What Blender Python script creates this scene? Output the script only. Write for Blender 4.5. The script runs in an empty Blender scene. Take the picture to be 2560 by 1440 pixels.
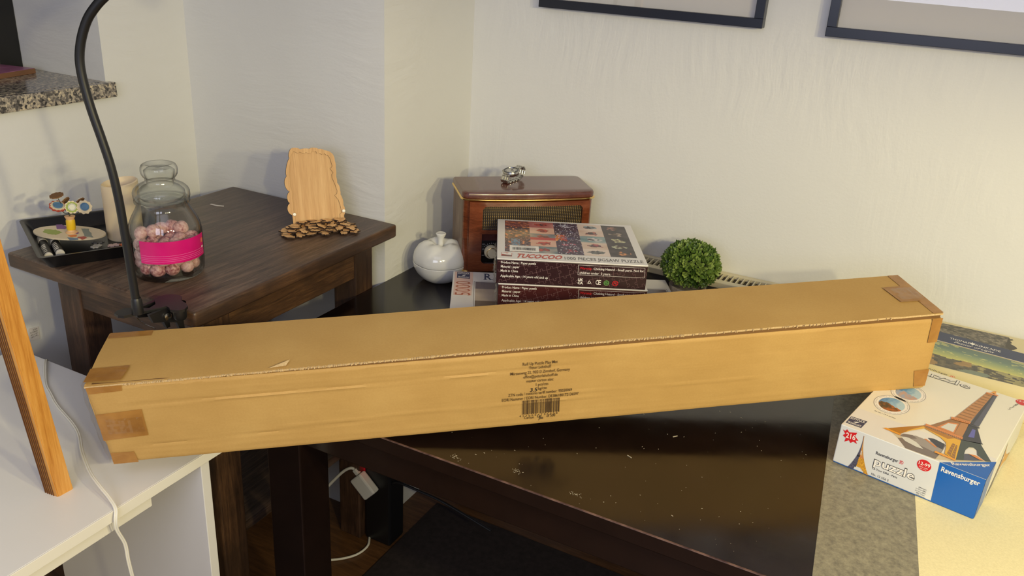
import bpy, bmesh, math, random
from mathutils import Vector, Matrix, noise
from mathutils.geometry import tessellate_polygon
random.seed(7)
S = bpy.context.scene
COL = S.collection
pi = math.pi

def lin(c):
    r = []
    for v in c[:3]:
        v /= 255.0
        r.append(v / 12.92 if v <= 0.04045 else ((v + 0.055) / 1.055) ** 2.4)
    return (r[0], r[1], r[2], 1.0)

# ------------------------------------------------------------------ camera
cam = bpy.data.cameras.new('camera')
cam.sensor_width = 36.0
cam.lens = 2100.0 / 2560.0 * 36.0
cam.clip_start = 0.05
co = bpy.data.objects.new('camera', cam)
COL.objects.link(co)
yaw, pitch, roll = math.radians(-26.32), math.radians(22.59), math.radians(3.498)
fw = Vector((math.cos(pitch) * math.sin(yaw), math.cos(pitch) * math.cos(yaw), -math.sin(pitch)))
rt = Vector((math.cos(yaw), -math.sin(yaw), 0))
up = rt.cross(fw)
R_ = math.cos(roll) * rt + math.sin(roll) * up
U_ = -math.sin(roll) * rt + math.cos(roll) * up
co.matrix_world = Matrix(((R_.x, U_.x, -fw.x, 0), (R_.y, U_.y, -fw.y, 0), (R_.z, U_.z, -fw.z, 1.6), (0, 0, 0, 1)))
S.camera = co

# ------------------------------------------------------------------ light
w = bpy.data.worlds.new('room_ambient')
S.world = w
w.use_nodes = True
bg = w.node_tree.nodes['Background']
bg.inputs[0].default_value = (0.76, 0.80, 1.0, 1)
bg.inputs[1].default_value = 0.34

def lamp(name, kind, loc, target, energy, color, size=0.1, spot=None, blend=0.5, sy=None):
    l = bpy.data.lights.new(name, kind)
    l.energy = energy
    l.color = color
    if kind == 'AREA':
        l.size = size
        if sy:
            l.shape = 'RECTANGLE'
            l.size_y = sy
    else:
        l.shadow_soft_size = size
    if spot:
        l.spot_size = math.radians(spot)
        l.spot_blend = blend
    o = bpy.data.objects.new(name, l)
    COL.objects.link(o)
    o.location = loc
    d = Vector(target) - Vector(loc)
    o.rotation_euler = d.to_track_quat('-Z', 'Y').to_euler()
    return o

WARM = (1.0, 0.86, 0.46)
for i, (x, y, z) in enumerate(((1.14, 0.52, 1.74), (1.06, 0.18, 1.88), (0.92, -0.24, 1.80))):
    lamp('shaded_lamp_bulb', 'SPOT', (x, y, z), (x - 0.66, y + 0.14, 0), 54, WARM, 0.04, 150, 0.36)
lamp('ceiling_fill', 'AREA', (-0.2, 0.1, 2.45), (-0.5, 0.7, 0), 9, (0.82, 0.82, 1.0), 1.6)  # broad cool fill added below the ceiling, not a fitting
lamp('cool_room_light', 'AREA', (-0.1, -1.1, 1.75), (-0.9, 1.6, 1.75), 18, (0.78, 0.81, 1.0), 1.4, sy=0.7)
S.view_settings.view_transform = 'Standard'
S.view_settings.look = 'None'
S.view_settings.gamma = 1
S.view_settings.use_curve_mapping = False
S.view_settings.exposure = 0.0

# ------------------------------------------------------------------ materials
class NT:
    def __init__(s, name):
        s.m = bpy.data.materials.new(name)
        s.m.use_nodes = True
        s.t = s.m.node_tree
        s.b = s.t.nodes['Principled BSDF']
    def n(s, ty, **kw):
        n = s.t.nodes.new(ty)
        for k, v in kw.items():
            if k[0] == 'i' and k[1:].isdigit():
                n.inputs[int(k[1:])].default_value = v
            else:
                setattr(n, k, v)
        return n
    def l(s, a, ai, b, bi):
        s.t.links.new(a.outputs[ai], b.inputs[bi])
    def coords(s, scale=(1, 1, 1), rot=(0, 0, 0)):
        tc = s.n('ShaderNodeTexCoord')
        mp = s.n('ShaderNodeMapping')
        mp.inputs['Scale'].default_value = scale
        mp.inputs['Rotation'].default_value = rot
        s.l(tc, 'Object', mp, 'Vector')
        return mp
    def noise(s, mp, scale, detail=4, rough=0.55, dist=0.0):
        n = s.n('ShaderNodeTexNoise')
        n.inputs['Scale'].default_value = scale
        n.inputs['Detail'].default_value = detail
        n.inputs['Roughness'].default_value = rough
        n.inputs['Distortion'].default_value = dist
        s.l(mp, 0, n, 'Vector')
        return n
    def ramp(s, src, so, stops):
        r = s.n('ShaderNodeValToRGB')
        e = r.color_ramp.elements
        while len(e) < len(stops):
            e.new(0.5)
        for k, (p, c) in enumerate(stops):
            e[k].position = p
            e[k].color = c
        s.l(src, so, r, 0)
        return r
    def bump(s, src, so, strength, dist=0.002, prev=None):
        b = s.n('ShaderNodeBump')
        b.inputs['Strength'].default_value = strength
        b.inputs['Distance'].default_value = dist
        s.l(src, so, b, 'Height')
        if prev:
            s.l(prev, 0, b, 'Normal')
        s.l(b, 0, s.b, 'Normal')
        return b

def plain(name, rgb, rough=0.5, metal=0.0, spec=0.5, coat=0.0, emit=None, var=0.0, vs=30, bump=0.0, bs=200, sss=0):
    t = NT(name)
    b = t.b
    b.inputs['Base Color'].default_value = lin(rgb)
    b.inputs['Roughness'].default_value = rough
    b.inputs['Metallic'].default_value = metal
    b.inputs['Specular IOR Level'].default_value = spec
    b.inputs['Coat Weight'].default_value = coat
    b.inputs['Coat Roughness'].default_value = 0.08
    if sss:
        b.inputs['Subsurface Weight'].default_value = sss
        b.inputs['Subsurface Radius'].default_value = (0.01, 0.006, 0.004)
    if emit:
        b.inputs['Emission Color'].default_value = lin(emit[0])
        b.inputs['Emission Strength'].default_value = emit[1]
    if var or bump:
        mp = t.coords()
    if var:
        n = t.noise(mp, vs, 5)
        a = tuple(max(0, v - var) for v in rgb)
        c = tuple(min(255, v + var) for v in rgb)
        r = t.ramp(n, 0, [(0.3, lin(a)), (0.7, lin(c))])
        t.l(r, 0, b, 'Base Color')
    if bump:
        n2 = t.noise(mp, bs, 4)
        t.bump(n2, 0, bump, 0.001)
    return t.m

def wood(name, c1, c2, c3, scale, rot=(0, 0, 0), rough=0.4, coat=0.0, bump=0.25, spec=0.5, fine=6, ring=3.0, patchy=None):
    t = NT(name)
    mp = t.coords(scale, rot)
    n = t.noise(mp, ring, 3, 0.5, 0.8)
    f = t.noise(mp, fine * ring, 6, 0.7, 0.3)
    mx = t.n('ShaderNodeMix', data_type='FLOAT')
    mx.inputs[0].default_value = 0.45
    t.l(n, 0, mx, 2)
    t.l(f, 0, mx, 3)
    r = t.ramp(mx, 0, [(0.36, lin(c1)), (0.5, lin(c2)), (0.64, lin(c3))])
    out = r
    if patchy:
        mp2 = t.coords((1, 1, 1))
        p = t.noise(mp2, patchy[1], 3, 0.5)
        pr = t.ramp(p, 0, [(0.42, (0, 0, 0, 1)), (0.62, (1, 1, 1, 1))])
        m2 = t.n('ShaderNodeMix', data_type='RGBA')
        m2.inputs[7].default_value = lin(patchy[0])
        t.l(r, 0, m2, 6)
        ml = t.n('ShaderNodeMath', operation='MULTIPLY')
        ml.inputs[1].default_value = patchy[2]
        t.l(pr, 0, ml, 0)
        t.l(ml, 0, m2, 0)
        t.t.links.new(m2.outputs[2], t.b.inputs['Base Color'])
    else:
        t.l(r, 0, t.b, 'Base Color')
    t.b.inputs['Roughness'].default_value = rough
    t.b.inputs['Coat Weight'].default_value = coat
    t.b.inputs['Coat Roughness'].default_value = 0.1
    t.b.inputs['Specular IOR Level'].default_value = spec
    if bump:
        t.bump(f, 0, bump, 0.001)
    return t.m

def wall_mat(name, brush):
    t = NT(name)
    t.b.inputs['Base Color'].default_value = lin((220, 220, 217))
    t.b.inputs['Roughness'].default_value = 0.75
    t.b.inputs['Specular IOR Level'].default_value = 0.25
    mp = t.coords()
    wob = t.noise(mp, 2.2, 2)
    mp2 = t.coords(brush[0], brush[1])
    add = t.n('ShaderNodeVectorMath', operation='ADD')
    sc = t.n('ShaderNodeVectorMath', operation='SCALE')
    sc.inputs['Scale'].default_value = 6.0
    t.l(wob, 1, sc, 0)
    t.l(mp2, 0, add, 0)
    t.l(sc, 0, add, 1)
    st = t.n('ShaderNodeTexNoise')
    st.inputs['Scale'].default_value = 1.0
    st.inputs['Detail'].default_value = 3
    t.l(add, 0, st, 'Vector')
    msk = t.noise(mp, 3.3, 2)
    mr = t.ramp(msk, 0, [(0.42, (0, 0, 0, 1)), (0.66, (1, 1, 1, 1))])
    mul = t.n('ShaderNodeMath', operation='MULTIPLY')
    t.l(st, 0, mul, 0)
    t.l(mr, 0, mul, 1)
    fn = t.noise(mp, 130, 3, 0.6)
    b1 = t.bump(fn, 0, 0.22, 0.0016)
    t.bump(mul, 0, 0.55, 0.006, b1)
    return t.m

def attr_mat(name, rough=0.4, spec=0.5):
    t = NT(name)
    a = t.n('ShaderNodeAttribute')
    a.attribute_name = 'print'
    t.l(a, 'Color', t.b, 'Base Color')
    t.b.inputs['Roughness'].default_value = rough
    t.b.inputs['Specular IOR Level'].default_value = spec
    return t.m

def clear_mat(name, tint=(1, 1, 1), fres=0.45, rough=0.0, extra=0.0, edge=1.0):
    m = bpy.data.materials.new(name)
    m.use_nodes = True
    t = m.node_tree
    t.nodes.clear()
    o = t.nodes.new('ShaderNodeOutputMaterial')
    mix = t.nodes.new('ShaderNodeMixShader')
    tr = t.nodes.new('ShaderNodeBsdfTransparent')
    lw = t.nodes.new('ShaderNodeLayerWeight')
    rp = t.nodes.new('ShaderNodeValToRGB')
    rp.color_ramp.elements[0].position = 0.45
    rp.color_ramp.elements[0].color = (*tint, 1)
    rp.color_ramp.elements[1].position = 0.98
    rp.color_ramp.elements[1].color = (*[v * edge for v in tint], 1)
    t.links.new(lw.outputs['Facing'], rp.inputs[0])
    t.links.new(rp.outputs[0], tr.inputs[0])
    g = t.nodes.new('ShaderNodeBsdfGlossy')
    g.inputs['Roughness'].default_value = rough
    f = t.nodes.new('ShaderNodeLayerWeight')
    pw = t.nodes.new('ShaderNodeMath')
    pw.operation = 'POWER'
    pw.inputs[1].default_value = 3.6
    ad = t.nodes.new('ShaderNodeMath')
    ad.operation = 'MULTIPLY_ADD'
    ad.inputs[1].default_value = fres
    ad.inputs[2].default_value = 0.03 + extra
    t.links.new(f.outputs['Facing'], pw.inputs[0])
    t.links.new(pw.outputs[0], ad.inputs[0])
    t.links.new(ad.outputs[0], mix.inputs[0])
    t.links.new(tr.outputs[0], mix.inputs[1])
    t.links.new(g.outputs[0], mix.inputs[2])
    t.links.new(mix.outputs[0], o.inputs[0])
    return m

def cardboard_mat():
    t = NT('kraft_cardboard')
    mp = t.coords()
    big = t.noise(mp, 7, 3)
    fib = t.noise(mp, 260, 3, 0.7)
    mx = t.n('ShaderNodeMix', data_type='FLOAT')
    mx.inputs[0].default_value = 0.35
    t.l(big, 0, mx, 2)
    t.l(fib, 0, mx, 3)
    r = t.ramp(mx, 0, [(0.3, lin((180, 142, 80))), (0.5, lin((188, 150, 87))), (0.7, lin((196, 159, 95)))])
    t.l(r, 0, t.b, 'Base Color')
    t.b.inputs['Roughness'].default_value = 0.62
    t.b.inputs['Specular IOR Level'].default_value = 0.3
    mp2 = t.coords((3.2, 20, 70))
    cr = t.noise(mp2, 1.0, 3, 0.5, 0.4)
    mp3 = t.coords((1.2, 10, 260))
    fl = t.noise(mp3, 1.0, 2)
    b1 = t.bump(cr, 0, 0.10, 0.003)
    t.bump(fl, 0, 0.10, 0.001, b1)
    return t.m

M = {}
M['wall_a'] = wall_mat('rough_white_plaster', ((2, 5, 40), (0.15, 0, 0)))
M['wall_d'] = wall_mat('brushed_white_plaster', ((42, 10, 4), (0, 0.35, 0)))
M['ceil'] = plain('ceiling_white', (225, 224, 222), 0.8)
M['granite'] = None
t = NT('speckled_granite')
mp = t.coords()
v = t.n('ShaderNodeTexVoronoi')
v.inputs['Scale'].default_value = 190
t.l(mp, 0, v, 'Vector')
n = t.noise(mp, 90, 5, 0.7)
mx = t.n('ShaderNodeMix', data_type='RGBA')
mx.inputs[0].default_value = 0.55
t.l(v, 'Color', mx, 6)
t.l(n, 0, mx, 7)
bw = t.n('ShaderNodeRGBToBW')
t.t.links.new(mx.outputs[2], bw.inputs[0])
r = t.ramp(bw, 0, [(0.33, lin((52, 50, 50))), (0.45, lin((112, 106, 100))), (0.56, lin((168, 158, 142))), (0.7, lin((205, 190, 160)))])
t.l(r, 0, t.b, 'Base Color')
t.b.inputs['Roughness'].default_value = 0.16
M['granite'] = t.m
M['black_void'] = plain('black_window_frame', (14, 13, 13), 0.5)
M['night_glass'] = plain('dark_night_pane', (6, 6, 8), 0.06)
M['floor'] = wood('brown_laminate', (70, 46, 26), (92, 62, 36), (108, 74, 44), (3, 30, 1), rough=0.4)
M['rug'] = plain('dark_brown_rug', (34, 24, 22), 0.95, var=8, vs=60, bump=0.5, bs=400)
M['darkwood'] = wood('dark_stained_rustic_wood', (54, 42, 34), (86, 68, 56), (116, 94, 78), (34, 2.4, 20), rough=0.38, bump=0.3, patchy=((70, 54, 43), 5, 0.5))
M['darkwood_x'] = wood('dark_stained_rustic_wood_edge', (58, 40, 27), (82, 57, 38), (104, 75, 50), (3, 3, 40), rough=0.45, bump=0.3, patchy=((50, 36, 28), 9, 0.7))
M['darkwood_z'] = wood('dark_stained_rustic_wood_leg', (52, 36, 27), (78, 55, 40), (100, 73, 53), (30, 30, 2.5), rough=0.45, bump=0.3, patchy=((46, 33, 26), 8, 0.7))
t = NT('glossy_espresso_lacquer')
mp = t.coords()
n = t.noise(mp, 9, 5, 0.6)
r = t.ramp(n, 0, [(0.3, lin((20, 12, 10))), (0.7, lin((29, 18, 14)))])
t.l(r, 0, t.b, 'Base Color')
n2 = t.noise(mp, 14, 6, 0.65)
r2 = t.ramp(n2, 0, [(0.35, (0.13, 0.13, 0.13, 1)), (0.75, (0.24, 0.24, 0.24, 1))])
t.l(r2, 0, t.b, 'Roughness')
t.b.inputs['Specular IOR Level'].default_value = 0.62
mp3 = t.coords((6, 90, 10))
n3 = t.noise(mp3, 1, 3)
t.bump(n3, 0, 0.04, 0.0008)
M['black_table'] = t.m
M['worn'] = plain('worn_brown_edge', (74, 44, 28), 0.4, var=44, vs=45)
M['white_lam'] = plain('white_melamine', (226, 224, 220), 0.38, var=2, vs=3)
M['white_edge'] = plain('white_edge_band', (236, 232, 220), 0.35)
M['pine'] = wood('oiled_pine', (176, 112, 40), (206, 146, 66), (222, 168, 92), (38, 38, 1.6), rough=0.38, bump=0.15, ring=1.4, fine=5)
M['groove'] = plain('dark_pine_groove', (92, 52, 20), 0.6)
M['card'] = cardboard_mat()
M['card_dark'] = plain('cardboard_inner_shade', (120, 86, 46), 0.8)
M['card_edge'] = plain('torn_cardboard_edge', (208, 178, 128), 0.75, var=14, vs=300, bump=0.6, bs=500)
M['ink'] = plain('brown_black_ink', (74, 52, 24), 0.6)
t = NT('brown_packing_tape')
mp = t.coords()
n = t.noise(mp, 25, 4)
r = t.ramp(n, 0, [(0.35, lin((150, 104, 48))), (0.65, lin((170, 122, 60)))])
t.l(r, 0, t.b, 'Base Color')
t.b.inputs['Roughness'].default_value = 0.22
mp2 = t.coords((14, 30, 60))
n = t.noise(mp2, 1.5, 4, 0.6, 1.0)
t.bump(n, 0, 0.4, 0.002)
M['tape'] = t.m
M['clear_tape'] = clear_mat('clear_crinkled_tape', (0.97, 0.96, 0.93), 0.4, 0.12, 0.03)
M['film'] = clear_mat('shrink_wrap_film', (0.97, 0.97, 0.97), 0.5, 0.08, 0.03)
M['glass'] = clear_mat('jar_glass', (0.965, 0.975, 0.97), 0.65, 0.01, 0.012, 0.42)
M['picture_glass'] = clear_mat('picture_glass', (1, 1, 1), 0.6, 0.0, 0.01)
M['white_card'] = plain('white_glossy_card', (226, 222, 218), 0.3)
M['white_print'] = plain('white_print', (238, 234, 228), 0.5)
M['maroon'] = plain('maroon_card', (50, 26, 32), 0.3)
M['maroon2'] = plain('red_maroon_card', (70, 28, 28), 0.3)
M['line'] = plain('dusty_pink_line', (140, 108, 110), 0.5)
M['red'] = plain('red_print', (206, 34, 40), 0.35)
M['redlogo'] = plain('coral_red_print', (196, 84, 70), 0.4)
M['black_print'] = plain('black_print', (34, 32, 32), 0.5)
M['grey_print'] = plain('grey_print', (108, 106, 106), 0.5)
M['green'] = plain('green_print', (104, 150, 82), 0.4)
M['navy'] = plain('navy_print', (44, 56, 92), 0.35)
M['blue'] = plain('bright_blue_card', (22, 96, 182), 0.28)
M['rust'] = plain('rust_print', (176, 98, 74), 0.4)
M['pinkpaper'] = plain('pale_pink_print', (222, 190, 178), 0.4)
M['ef_top'] = plain('ivory_card', (232, 226, 210), 0.3)
M['ef_front'] = plain('silver_grey_card', (212, 214, 216), 0.3)
M['art'] = attr_mat('printed_artwork', 0.3)
M['art_matte'] = attr_mat('printed_artwork_matte', 0.6)
M['black_plastic'] = plain('black_matt_plastic', (20, 20, 21), 0.42)
M['black_tray'] = plain('black_enamel', (24, 24, 26), 0.3)
M['clamp'] = plain('black_painted_metal', (26, 25, 26), 0.42, 0.1)
M['steel'] = plain('brushed_steel', (190, 188, 182), 0.22, 1.0)
M['darksteel'] = plain('dark_steel', (110, 110, 112), 0.3, 1.0)
M['gold'] = plain('polished_brass', (240, 206, 134), 0.2, 1.0)
M['candle'] = plain('ivory_wax', (228, 208, 172), 0.55, sss=0.25)
M['wick'] = plain('wick', (60, 48, 40), 0.9)
M['porcelain'] = plain('white_porcelain', (226, 226, 222), 0.12, coat=0.4)
M['radio_front'] = wood('cherry_veneer', (86, 40, 20), (112, 56, 30), (130, 70, 40), (3, 3, 14), rough=0.25, coat=0.5, bump=0)
M['radio_top'] = wood('mahogany_veneer', (82, 46, 38), (98, 57, 48), (110, 67, 56), (4, 30, 4), rough=0.22, coat=0.5, bump=0)
M['radio_side'] = wood('grained_side_veneer', (84, 62, 48), (120, 96, 78), (140, 116, 96), (12, 12, 2.2), rough=0.35, bump=0.1, ring=4)
M['bakelite'] = plain('dark_red_bakelite', (58, 20, 14), 0.15, coat=0.4)
M['dial'] = plain('black_dial_glass', (12, 11, 10), 0.1)
M['cream_plastic'] = plain('cream_plastic', (206, 194, 160), 0.3)
t = NT('woven_grille_cloth')
mp = t.coords((1, 1, 1))
ck = t.n('ShaderNodeTexWave')
ck.inputs['Scale'].default_value = 62
ck.wave_profile = 'SIN'
t.l(mp, 0, ck, 'Vector')
ck2 = t.n('ShaderNodeTexWave')
ck2.bands_direction = 'Z'
ck2.inputs['Scale'].default_value = 78
t.l(mp, 0, ck2, 'Vector')
mu = t.n('ShaderNodeMath', operation='MULTIPLY')
t.l(ck, 1, mu, 0)
t.l(ck2, 1, mu, 1)
r = t.ramp(mu, 0, [(0.3, lin((30, 18, 9))), (0.6, lin((104, 78, 38))), (0.85, lin((196, 164, 96)))])
t.l(r, 0, t.b, 'Base Color')
t.b.inputs['Roughness'].default_value = 0.5
t.bump(mu, 0, 0.6, 0.002)
M['grille'] = t.m
M['beige_metal'] = plain('cream_enamel', (216, 206, 174), 0.4)
M['slot_dark'] = plain('radiator_interior', (70, 62, 50), 0.8)
M['grey_panel'] = plain('dark_grey_radiator_body', (70, 66, 64), 0.5)  # one dark grey for the whole body below the cream cap
t = NT('grey_brushed_mat')
mp = t.coords()
n = t.noise(mp, 75, 7, 0.8)
r = t.ramp(n, 0, [(0.35, lin((108, 103, 90))), (0.65, lin((156, 149, 126)))])
t.l(r, 0, t.b, 'Base Color')
t.b.inputs['Roughness'].default_value = 0.42
n = t.noise(mp, 700, 2)
t.bump(n, 0, 0.25, 0.0006)
M['mat_grey'] = t.m
M['mat_cream'] = plain('cream_felt', (228, 216, 172), 0.85, var=6, vs=300, bump=0.4, bs=900)
M['frame_black'] = plain('navy_black_frame', (20, 24, 38), 0.3)
M['passe'] = plain('pale_picture_mat', (206, 202, 196), 0.7)
M['pot'] = plain('rough_concrete', (176, 164, 148), 0.9, var=22, vs=50, bump=0.9, bs=160)
t = NT('plastic_boxwood_leaf')
oi = t.n('ShaderNodeObjectInfo')
mp = t.coords()
n = t.noise(mp, 60, 2)
r = t.ramp(oi, 'Random', [(0.0, lin((58, 84, 30))), (0.5, lin((96, 122, 50))), (1.0, lin((140, 160, 82)))])
t.l(r, 0, t.b, 'Base Color')
t.b.inputs['Roughness'].default_value = 0.42
M['leaf'] = t.m
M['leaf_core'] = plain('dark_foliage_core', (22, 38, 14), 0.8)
M['plywood'] = wood('laser_cut_plywood', (190, 144, 90), (206, 160, 104), (220, 178, 122), (60, 2.5, 60), rough=0.55, bump=0.1, ring=1.2)
M['plywood_piece'] = plain('plywood_piece_face', (224, 178, 120), 0.6, var=16, vs=40)
M['burnt'] = plain('burnt_laser_edge', (52, 34, 20), 0.8)
M['pin'] = plain('white_pin_head', (236, 230, 216), 0.3)
M['pink_label'] = plain('magenta_label', (206, 12, 112), 0.32, var=14, vs=8)
M['pink_line'] = plain('pale_magenta_print', (226, 110, 170), 0.35)
M['orange'] = plain('orange_print', (222, 120, 70), 0.4)
t = NT('sugared_raspberry_drop')
oi = t.n('ShaderNodeObjectInfo')
mp = t.coords()
n = t.noise(mp, 170, 3, 0.6)
mx = t.n('ShaderNodeMath', operation='ADD')
ms = t.n('ShaderNodeMath', operation='MULTIPLY')
ms.inputs[1].default_value = 0.3
t.l(oi, 'Random', ms, 0)
t.l(n, 0, mx, 0)
t.l(ms, 0, mx, 1)
r = t.ramp(mx, 0, [(0.38, lin((140, 66, 70))), (0.58, lin((200, 148, 144))), (0.82, lin((226, 188, 178)))])
t.l(r, 0, t.b, 'Base Color')
t.b.inputs['Roughness'].default_value = 0.4
M['candy'] = t.m
M['cream_wood'] = plain('cream_painted_wood', (220, 204, 172), 0.5)
M['yellow'] = plain('yellow_thread', (226, 186, 30), 0.4)
M['purple'] = plain('purple_paint', (128, 76, 140), 0.5)
M['lime'] = plain('lime_paint', (150, 166, 72), 0.5)
M['slate'] = plain('slate_paint', (128, 136, 124), 0.5)
M['sky'] = plain('blue_paint', (86, 124, 158), 0.5)
M['brick'] = plain('brick_red_paint', (178, 72, 54), 0.5)
M['brown'] = plain('brown_felt', (120, 84, 48), 0.8)
M['wire'] = plain('dark_green_wire', (54, 56, 42), 0.5)
M['pearl'] = plain('pearl_button', (206, 206, 190), 0.2)
M['marker_white'] = plain('marker_white', (214, 208, 194), 0.4)
M['white_cable'] = plain('white_cable', (228, 224, 210), 0.45)
M['paper'] = plain('white_paper', (214, 208, 204), 0.7)
M['led'] = plain('red_led', (60, 4, 8), 0.4, emit=((255, 30, 50), 8.0))
M['dust'] = plain('dust_and_crumbs', (176, 166, 142), 0.8)

# ------------------------------------------------------------------ mesh helpers
def mesh_obj(name, bm, mat, parent=None, loc=None, smooth=False):
    me = bpy.data.meshes.new(name)
    bm.normal_update()
    bm.to_mesh(me)
    bm.free()
    for m in (mat if isinstance(mat, (list, tuple)) else [mat]):
        me.materials.append(m)
    if smooth:
        me.polygons.foreach_set('use_smooth', [True] * len(me.polygons))
        me.set_sharp_from_angle(angle=math.radians(38))
    o = bpy.data.objects.new(name, me)
    COL.objects.link(o)
    if parent:
        o.parent = parent
    if loc:
        o.location = loc
    return o

def thing(name, label=None, cat=None, loc=(0, 0, 0), rot=(0, 0, 0), group=None, kind=None, mat=None):
    o = bpy.data.objects.new(name, None)
    COL.objects.link(o)
    o.empty_display_size = 0.05
    if mat is not None:
        o.matrix_world = mat
    else:
        o.location = loc
        o.rotation_euler = rot
    tag(o, label, cat, group, kind)
    return o

def tag(o, label=None, cat=None, group=None, kind=None):
    if label: o['label'] = label
    if cat: o['category'] = cat
    if group: o['group'] = group
    if kind: o['kind'] = kind
    return o

def new(): return bmesh.new()

def box(bm, x0, x1, y0, y1, z0, z1, bev=0.0, seg=2, mi=0, mtx=None):
    vs = [bm.verts.new(p) for p in ((x0, y0, z0), (x1, y0, z0), (x1, y1, z0), (x0, y1, z0), (x0, y0, z1), (x1, y0, z1), (x1, y1, z1), (x0, y1, z1))]
    fs = [bm.faces.new([vs[i] for i in q]) for q in ((3, 2, 1, 0), (4, 5, 6, 7), (0, 1, 5, 4), (1, 2, 6, 5), (2, 3, 7, 6), (3, 0, 4, 7))]
    for f in fs: f.material_index = mi
    if bev > 0:
        es = list({e for f in fs for e in f.edges})
        r = bmesh.ops.bevel(bm, geom=es, offset=bev, segments=seg, profile=0.5, affect='EDGES')
        allv = set(r['verts'])
        for f in fs:
            if f.is_valid:
                allv.update(f.verts)
        vs = list(allv)
    if mtx is not None:
        for v in vs: v.co = mtx @ v.co
    return vs

def lathe(bm, prof, n=32, cx=0, cy=0, mi=0, close=False, mtx=None):
    rings = []
    for r, z in prof:
        if r < 1e-6:
            rings.append([bm.verts.new((cx, cy, z))])
        else:
            rings.append([bm.verts.new((cx + r * math.cos(2 * pi * k / n), cy + r * math.sin(2 * pi * k / n), z)) for k in range(n)])
    for a, b in zip(rings, rings[1:]):
        for k in range(n):
            k2 = (k + 1) % n
            if len(a) == 1 and len(b) == 1: continue
            if len(a) == 1: f = bm.faces.new((a[0], b[k2], b[k]))
            elif len(b) == 1: f = bm.faces.new((a[k], a[k2], b[0]))
            else: f = bm.faces.new((a[k], a[k2], b[k2], b[k]))
            f.material_index = mi
    if mtx is not None:
        for r in rings:
            for v in r: v.co = mtx @ v.co
    return rings

def catmull(pts, sub=6):
    P = [Vector(p) for p in pts]
    P = [P[0] * 2 - P[1]] + P + [P[-1] * 2 - P[-2]]
    o = []
    for i in range(1, len(P) - 2):
        for k in range(sub):
            t = k / sub
            a, b, c, d = P[i - 1], P[i], P[i + 1], P[i + 2]
            o.append(0.5 * ((2 * b) + (c - a) * t + (2 * a - 5 * b + 4 * c - d) * t * t + (3 * b - a - 3 * c + d) * t ** 3))
    o.append(P[-2])
    return o

def tube(bm, pts, r, n=10, mi=0, caps=True, sq=1.0):
    pts = [Vector(p) for p in pts]
    rings = []
    prev = None
    for i, p in enumerate(pts):
        d = (pts[min(i + 1, len(pts) - 1)] - pts[max(i - 1, 0)]).normalized()
        if prev is None:
            a = d.orthogonal().normalized()
        else:
            a = (prev - d * prev.dot(d)).normalized()
        prev = a
        b = d.cross(a)
        rr = r(i / (len(pts) - 1)) if callable(r) else r
        rings.append([bm.verts.new(p + (a * math.cos(2 * pi * k / n) + b * sq * math.sin(2 * pi * k / n)) * rr) for k in range(n)])
    for a, b in zip(rings, rings[1:]):
        for k in range(n):
            f = bm.faces.new((a[k], a[(k + 1) % n], b[(k + 1) % n], b[k]))
            f.material_index = mi
    if caps:
        bm.faces.new(list(reversed(rings[0]))).material_index = mi
        bm.faces.new(rings[-1]).material_index = mi
    return rings

def prism(bm, pts, z0, z1, mi=0, side=None, mtx=None):
    n = len(pts)
    a = [bm.verts.new((p[0], p[1], z0)) for p in pts]
    b = [bm.verts.new((p[0], p[1], z1)) for p in pts]
    tri = tessellate_polygon([[Vector((p[0], p[1], 0)) for p in pts]])
    area = sum(pts[i][0] * pts[(i + 1) % n][1] - pts[(i + 1) % n][0] * pts[i][1] for i in range(n))
    for t3 in tri:
        q = [pts[i] for i in t3]
        s = (q[1][0] - q[0][0]) * (q[2][1] - q[0][1]) - (q[1][1] - q[0][1]) * (q[2][0] - q[0][0])
        t3 = t3 if s > 0 else (t3[0], t3[2], t3[1])
        try:
            bm.faces.new([b[i] for i in t3]).material_index = mi
            bm.faces.new([a[i] for i in reversed(t3)]).material_index = mi
        except ValueError:
            pass
    for i in range(n):
        j = (i + 1) % n
        q = (a[i], a[j], b[j], b[i]) if area > 0 else (a[j], a[i], b[i], b[j])
        bm.faces.new(q).material_index = mi if side is None else side
    if mtx is not None:
        for v in a + b: v.co = mtx @ v.co

# ---- flat print: polygons on a plane given by a 4x4 (x right, y up, z out of the surface)
def plane_top(z): return Matrix.Translation((0, 0, z))
def plane_front(y=0.0): return Matrix(((1, 0, 0, 0), (0, 0, -1, y), (0, 1, 0, 0), (0, 0, 0, 1)))

def poly2(bm, pts, lift, mtx, mi=0):
    vs = [bm.verts.new(mtx @ Vector((p[0], p[1], lift))) for p in pts]
    tri = tessellate_polygon([[Vector((p[0], p[1], 0)) for p in pts]])
    for t3 in tri:
        q = [pts[i] for i in t3]
        s = (q[1][0] - q[0][0]) * (q[2][1] - q[0][1]) - (q[1][1] - q[0][1]) * (q[2][0] - q[0][0])
        if abs(s) < 1e-12: continue
        t3 = t3 if s > 0 else (t3[0], t3[2], t3[1])
        bm.faces.new([vs[i] for i in t3]).material_index = mi

def rect2(bm, x0, y0, x1, y1, lift, mtx, mi=0): poly2(bm, [(x0, y0), (x1, y0), (x1, y1), (x0, y1)], lift, mtx, mi)

def oval2(bm, cx, cy, a, b, rot, lift, mtx, mi=0, n=28):
    c, s = math.cos(rot), math.sin(rot)
    poly2(bm, [(cx + c * a * math.cos(t) - s * b * math.sin(t), cy + s * a * math.cos(t) + c * b * math.sin(t)) for t in [2 * pi * k / n for k in range(n)]], lift, mtx, mi)

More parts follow.
